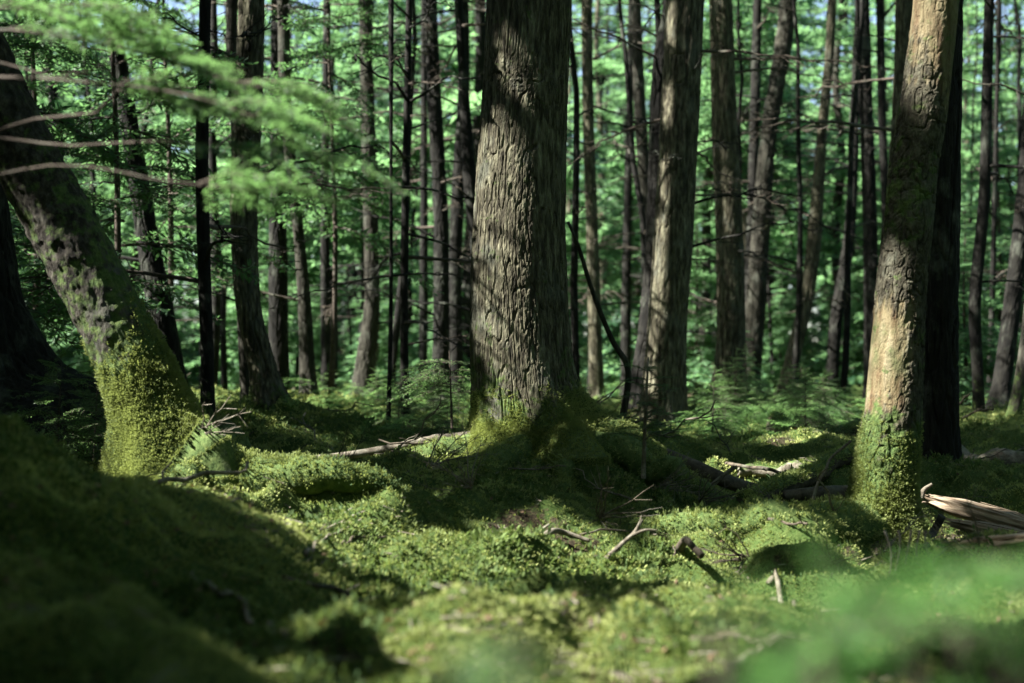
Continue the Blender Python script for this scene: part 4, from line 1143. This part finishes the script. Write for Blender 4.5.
g, C, o = lay("fallen_branch", "long grey barkless branch lying against the great trunk's left foot", "branch",
    [(308, 459, 8.25), (350, 455, 8.3), (395, 448, 8.35), (430, 441, 8.4), (478, 436, 8.4)], .018, .036, M_DEAD, 41, amp=.10, lift=1.0)
spur(g, o, [C[22], C[22] + (-.06, -.06, -.06), C[22] + (-.16, -.08, -.12)], .014, .006, M_ROT, 1)
lay("fallen_log", "dark smooth log slanting down to the right of the great trunk", "log",
    [(607, 440, 8.9), (650, 452, 8.95), (690, 466, 8.8), (735, 484, 8.7), (790, 500, 8.6)], .065, .035, M_ROT, 42, moss=.25, ns=26, rest=False)
lay("fallen_log", "low mossy log crossing the hollow left of the peeling tree", "log",
    [(742, 502, 8.1), (790, 483, 8.5), (830, 470, 8.9), (870, 460, 9.2)], .05, .06, M_ROT, 43, moss=1.0, tuft=2500, ns=24, lift=.75)
lay("fallen_log", "brown broken log under the mossy log, left of the peeling tree", "log",
    [(784, 496, 8.2), (815, 494, 8.2), (858, 494, 8.2)], .03, .045, M_ROT, 44, moss=.1, amp=.3, rest=False)
lay("fallen_log", "dark rotten log topped with moss at the back of the hollow", "log",
    [(772, 440, 11.2), (810, 442, 11.0), (850, 448, 10.8), (890, 452, 10.6)], .09, .10, M_ROT, 45, moss=.9, tuft=1200, ns=26, lift=.75)
lay("fallen_log", "pale curved log with mossy top beside the slanting dark log", "log",
    [(738, 474, 9.4), (760, 471, 9.4), (790, 476, 9.3), (806, 484, 9.2)], .04, .03, M_DEAD, 46, moss=.7, ns=22, lift=.75)
lay("fallen_log", "pale sunlit log lying behind the straight dark trunk at right", "log",
    [(955, 474, 10.6), (985, 480, 10.4), (1060, 486, 10.2)], .075, .09, M_DEAD, 47, moss=.5, ns=26, lift=.75)
lay("fallen_branch", "dark bent branch arching over moss in front of the great trunk", "branch",
    [(450, 517, 7.3), (480, 520, 7.3), (500, 506, 7.3), (512, 494, 7.35), (528, 496, 7.4), (546, 518, 7.4)], .022, .014, M_ROT, 48, rest=False, moss=.2)
g, C, o = lay("dead_branch", "bleached broken branch lying in moss before the great trunk, shaped like an antler", "branch",
    [(536, 553), (541, 540, 6.2), (553, 531, 6.25), (566, 533, 6.3), (590, 541, 6.3)], .020, .008, M_DEAD, 49, rest=False, amp=.25)
spur(g, o, [C[16], C[16] + (.01, -.02, .05), C[16] + (.04, -.02, .075)], .012, .004, M_DEAD, 2)
g, C, o = lay("dead_branch", "pale forked stick propped in sunny moss before the great trunk", "branch",
    [(606, 559), (622, 544, 6.1), (634, 533, 6.15), (642, 520, 6.2)], .012, .007, M_DEAD, 50, rest=False)
spur(g, o, [C[28], C[28] + (.06, .01, .022), C[28] + (.115, .02, .02)], .008, .003, M_DEAD, 3)
spur(g, o, [C[34], C[34] + (.015, 0, .035), C[34] + (.022, 0, .06)], .006, .002, M_DEAD, 4)
g, C, o = lay("dead_branch", "thin crooked stick leaning upright left of the peeling tree", "branch",
    [(803, 522, 6.9), (812, 502, 7.0), (818, 483, 7.05), (826, 470, 7.1), (831, 458, 7.15), (851, 441, 7.2)], .010, .006, M_DEAD, 51, rest=False)
g, C, o = lay("dead_branch", "short forked stub poking up beside the slanting dark log", "branch",
    [(690, 490, 8.2), (706, 489, 8.2), (718, 480, 8.2), (733, 467, 8.2)], .022, .008, M_DEAD, 52, rest=False)
spur(g, o, [C[34], C[34] + (.04, 0, .02), C[34] + (.07, 0, .05)], .009, .003, M_DEAD, 5)
lay("dead_branch", "small grey hooked stick standing in the dark hollow", "branch",
    [(727, 528, 7.6), (727, 512, 7.6), (731, 500, 7.6), (735, 497, 7.6)], .010, .005, M_DEAD, 53, rest=False)
lay("dead_branch", "grey curved twig on bright moss below the leaning tree", "branch",
    [(306, 560), (315, 548), (328, 537), (352, 528)], .008, .004, M_DEAD, 54, lift=1.2)
lay("dead_branch", "dark short twig beside the grey curved twig", "branch", [(343, 548), (352, 541), (372, 540), (386, 538)], .008, .004, M_ROT, 55, lift=1.2)
lay("dead_branch", "blurred pale bark chip sticking out of near moss", "branch",
    [(352, 643), (375, 632, 3.95), (395, 617, 3.95), (410, 603, 3.95)], .016, .012, M_DEAD, 56, amp=.35, rest=False)
lay("dead_branch", "blurred brown stick lying on the dark mossy bank at left", "branch", [(190, 580), (215, 596), (245, 618), (288, 650)], .010, .006, M_DEAD, 57, lift=1.3)
g, C, o = lay("dead_branch", "blurred tan stick with side twig at the bottom of the clearing", "branch",
    [(728, 682), (750, 665), (770, 652), (785, 645)], .012, .006, M_DEAD, 58, lift=1.5)
spur(g, o, [C[24], C[24] + (.05, .02, .03), C[24] + (.14, .03, .02)], .008, .003, M_DEAD, 6)
lay("dead_branch", "blurred straight stick half sunk in moss at the bottom edge", "branch", [(690, 648), (730, 645), (780, 643), (830, 648)], .009, .006, M_ROT, 59, lift=1.0)
lay("dead_branch", "tan fallen twig between the antler branch and the mossy ridge", "branch", [(680, 548), (686, 540, 5.9), (694, 548, 5.85), (702, 556, 5.8)], .022, .014, M_ROT, 60, rest=False, moss=.3)
lay("dead_branch", "short brown stick poking out of the shaded hollow's front", "branch", [(768, 592), (780, 602), (795, 612)], .012, .008, M_DEAD, 61, lift=1.0)
lay("dead_branch", "crooked grey limb leaning across the gap right of the great trunk", "branch",
    [(568, 222, 9.6), (578, 245, 9.6), (592, 290, 9.65), (612, 340, 9.7), (628, 370, 9.7), (622, 420, 9.7), (612, 450, 9.7)], .010, .028, M_PALE, 62, rest=False, moss=.2)
lay("dead_branch", "bare grey twig hanging in front of the dark slanting trunk at left", "branch",
    [(106, 242, 9), (134, 278, 9), (148, 252, 9), (152, 228, 9)], .004, .003, M_DEAD, 63, rest=False) if False else None

# broken timber on the right: splintered boards of a shattered trunk
def plank(name, label, A, B, wid, th, seed, stub=None, m=M_SPLIT):
    r = rng_(seed); A = np.array(A); B = np.array(B)
    d = B - A; Ln = np.linalg.norm(d); T = d / Ln
    S_ = nrm(np.cross(T, np.array([0, 0, 1.]))); U = np.cross(S_, T)
    nl, ns = 50, 44
    u = np.linspace(0, 1, nl); a_ = np.arange(ns) / ns * 2 * np.pi
    ca = np.sign(np.cos(a_)) * np.abs(np.cos(a_)) ** .6; sa = np.sign(np.sin(a_)) * np.abs(np.sin(a_)) ** .6
    p = np.stack(np.broadcast_arrays(np.cos(a_)[None], np.sin(a_)[None], u[:, None] * 1.2), -1)
    fib = fbm(p * np.array([7, 7, 1.5]) + seed, 4, seed) - .5
    end = fbm(np.stack([ca * 5, sa * 5, 0 * ca], -1) + seed, 3, seed + 2)      # ragged ends
    tap = 1 - .45 * sstep(.75, 1, u) - .25 * (1 - sstep(0, .15, u))
    w_ = wid / 2 * tap[:, None] * (1 + .5 * fib); h_ = th / 2 * tap[:, None] * (1 + .8 * fib)
    uu = u[:, None] * (1 - .22 * end[None]) + .0
    V = (uu * Ln)[..., None] * np.array([1., 0, 0]) + (ca[None] * w_)[..., None] * np.array([0, 1., 0]) + (sa[None] * h_)[..., None] * np.array([0, 0, 1.])
    V = V.reshape(-1, 3); F = [grid_faces(nl, ns)]
    k = np.arange(ns); b0 = (nl - 1) * ns; V = np.vstack([V, [0.02, 0, 0], [Ln * .82, 0, 0]]); nV = nl * ns
    F += [np.stack([np.full(ns, nV), (k + 1) % ns, k], -1), np.stack([np.full(ns, nV + 1), b0 + k, b0 + (k + 1) % ns], -1)]
    g = thing(name, label, "timber", A)
    o = obj("wood", mesh_np("wood", V, F, [m], smooth=True), g)
    o.rotation_euler = Matrix(np.stack([T, S_, U], 1).tolist()).to_euler()
    for q in range(3):        # long splinters lifting off
        t0 = r.uniform(.05, .5); L_ = r.uniform(.15, .45)
        C = np.array([[t0 * Ln, wid * r.uniform(-.5, .5), th * .5], [t0 * Ln + L_ * .5, wid * r.uniform(-.5, .5), th * .54], [t0 * Ln + L_, wid * r.uniform(-.5, .5), th * r.uniform(.45, .7)]])
        V, F = tube(catmull(C, 8), .007 * (1 - .7 * np.linspace(0, 1, 8)), 5)
        s = obj("splinter", mesh_np("splinter", V, F, [m], smooth=True), g); s.rotation_euler = o.rotation_euler
    return g
plank("broken_timber", "upper splintered grey board of the shattered trunk at right", at(1075, 540, 7.6), at(912, 494, 8.1), .17, .09, 71, m=M_SPLIT)
plank("broken_timber", "lower orange splintered board under the grey one at right", at(1080, 552, 7.4), at(935, 519, 7.8), .16, .07, 72)
plank("broken_timber", "short split log end leaning behind the splintered boards", at(1060, 512, 8.6), at(962, 496, 8.9), .15, .11, 76, m=M_ROT)
plank("broken_timber", "flat rotten slab lying on the ground below the splintered boards", ground(1040, 546) + (0, 0, .03), ground(945, 556) + (0, 0, .03), .16, .05, 73)
lay("dead_branch", "stout peeled stick propping up the splintered boards", "branch", [(924, 551), (932, 535, 7.55), (942, 516, 7.6)], .018, .022, M_PALE, 74, rest=False)
lay("dead_branch", "short curved snag standing on the end of the splintered boards", "branch", [(921, 498, 8.0), (924, 490, 8.0), (932, 484, 8.0)], .018, .008, M_DEAD, 75, rest=False)
# hanging pale rootlets under the peeling tree
g = thing("root_tangle", "pale bare rootlets hanging from the undercut bank below the peeling tree", "roots", ground(898, 565))
r = rng_(171); a = Acc()
for k, dx in enumerate((-.06, -.02, .03, .08, .12)):
    u = np.linspace(0, 1, 7)
    C = np.stack([dx + .02 * np.sin(u * 3 + k), -.02 - .06 * u, .14 - .17 * u], -1)
    V, F = tube(C, .006 * (1 - .5 * u), 5); obj("root", mesh_np("root", V, F, [M_DEAD], smooth=True), g)

# tangles of fine dead twigs in the hollows
r = rng_(174)
for k, (px, py, d_) in enumerate(((700, 505, (.6, -.2, .3)), (790, 520, (-.5, -.3, .35)), (600, 520, (.4, -.5, .25)), (470, 490, (-.6, -.3, .3)), (835, 565, (-.4, -.5, .3)), (430, 470, (.5, -.2, .4)), (745, 560, (-.6, -.3, .2)), (655, 490, (.7, .1, .25)), (330, 480, (.6, -.3, .3)), (980, 560, (-.5, -.4, .3)))):
    p = ground(px, py); g = thing("twig_tangle", "tangle of fine dead twigs lying in a mossy hollow", "twigs", p, "twig tangles in the hollows")
    brush(g, p, p + (0, 0, .01), d_, 14, .34, r, (M_ROT, M_DEAD)[k % 2])

# sticks and dead twigs strewn over the floor
r = rng_(175)
sticks = []
for k in range(7):
    C = np.stack([np.linspace(0, 1, 10), .06 * np.cumsum(r.normal(size=10)) * np.linspace(0, 1, 10), .03 * np.abs(np.cumsum(r.normal(size=10))) * np.linspace(0, 1, 10)], -1)
    a = Acc(); a.add(*tube(C, (.014 * (1 - .6 * np.linspace(0, 1, 10)) + .004 * r.random(10)) * r.uniform(.6, 1.3), 7))
    for j in range(r.integers(1, 5)):
        i = r.integers(2, 8); d = nrm(np.array([1, r.choice([-1, 1]) * r.uniform(.5, 1.2), r.uniform(.0, .6)])); u = np.linspace(0, 1, 5)
        a.add(*tube(C[i] + d * (u * r.uniform(.12, .4))[:, None] + np.cumsum(r.normal(size=(5, 3)), 0) * .008, .007 * (1 - .7 * u), 5))
    sticks.append(a.mesh("fallen_stick", [(M_DEAD, M_ROT, M_DEAD, M_ROT, M_PALE)[k % 5]], True))
for k in range(120):
    Y = r.uniform(4.6, 12.5) if k < 105 else r.uniform(12, 16); x = r.uniform(-1, 1) * .37 * Y
    if k % 3 == 0: x = abs(x); Y = r.uniform(6.2, 10.5)
    p = gp(x, Y)
    o = tag(obj("fallen_stick", sticks[r.integers(7)], None, p + (0, 0, .008)), "dry dead stick lying loose on the mossy forest floor", "stick", "loose sticks on the forest floor")
    s_ = r.uniform(.18, .62) * (1 if r.random() < .8 else 1.6); n_ = ground_normals(np.array([x]), np.array([Y]), .15)[0]
    a_ = r.uniform(0, 6.28); d = nrm(np.array([math.cos(a_), math.sin(a_), 0]) - n_ * (n_ @ np.array([math.cos(a_), math.sin(a_), 0])) + n_ * r.uniform(-.05, .22)); s2 = nrm(np.cross(n_, d))
    o.rotation_euler = Matrix(np.stack([d, s2, np.cross(d, s2)], 1).tolist()).to_euler(); o.scale = (s_, s_, s_)

# undergrowth of small herbs and seedlings at the foot of the far trunks
r = rng_(181); a = Acc()
n = 760
for k in range(n):
    z_ = r.random()
    if z_ < .55: px = r.uniform(690, 860); Y = r.uniform(10.6, 15)
    elif z_ < .75: px = r.uniform(290, 480); Y = r.uniform(10.5, 18)
    else: px = r.uniform(20, 1010); Y = r.uniform(14, 24)
    p = at(px, 400, Y); x, y = p[0], Y
    base = np.array([x, y, hz(x, y) + r.uniform(.03, .22)])
    q, wv, wf = put(FINE[r.integers(4)], base, r.uniform(0, 6.28), r.uniform(-.3, .4), r.uniform(.16, .38), r.normal() * .35)
    a.leaves(q)
tag(obj("undergrowth", a.mesh("undergrowth", [M_FIR])), "low bright undergrowth of seedlings and herbs among the trunks", "undergrowth", kind="stuff")
print("objects", len(bpy.data.objects))
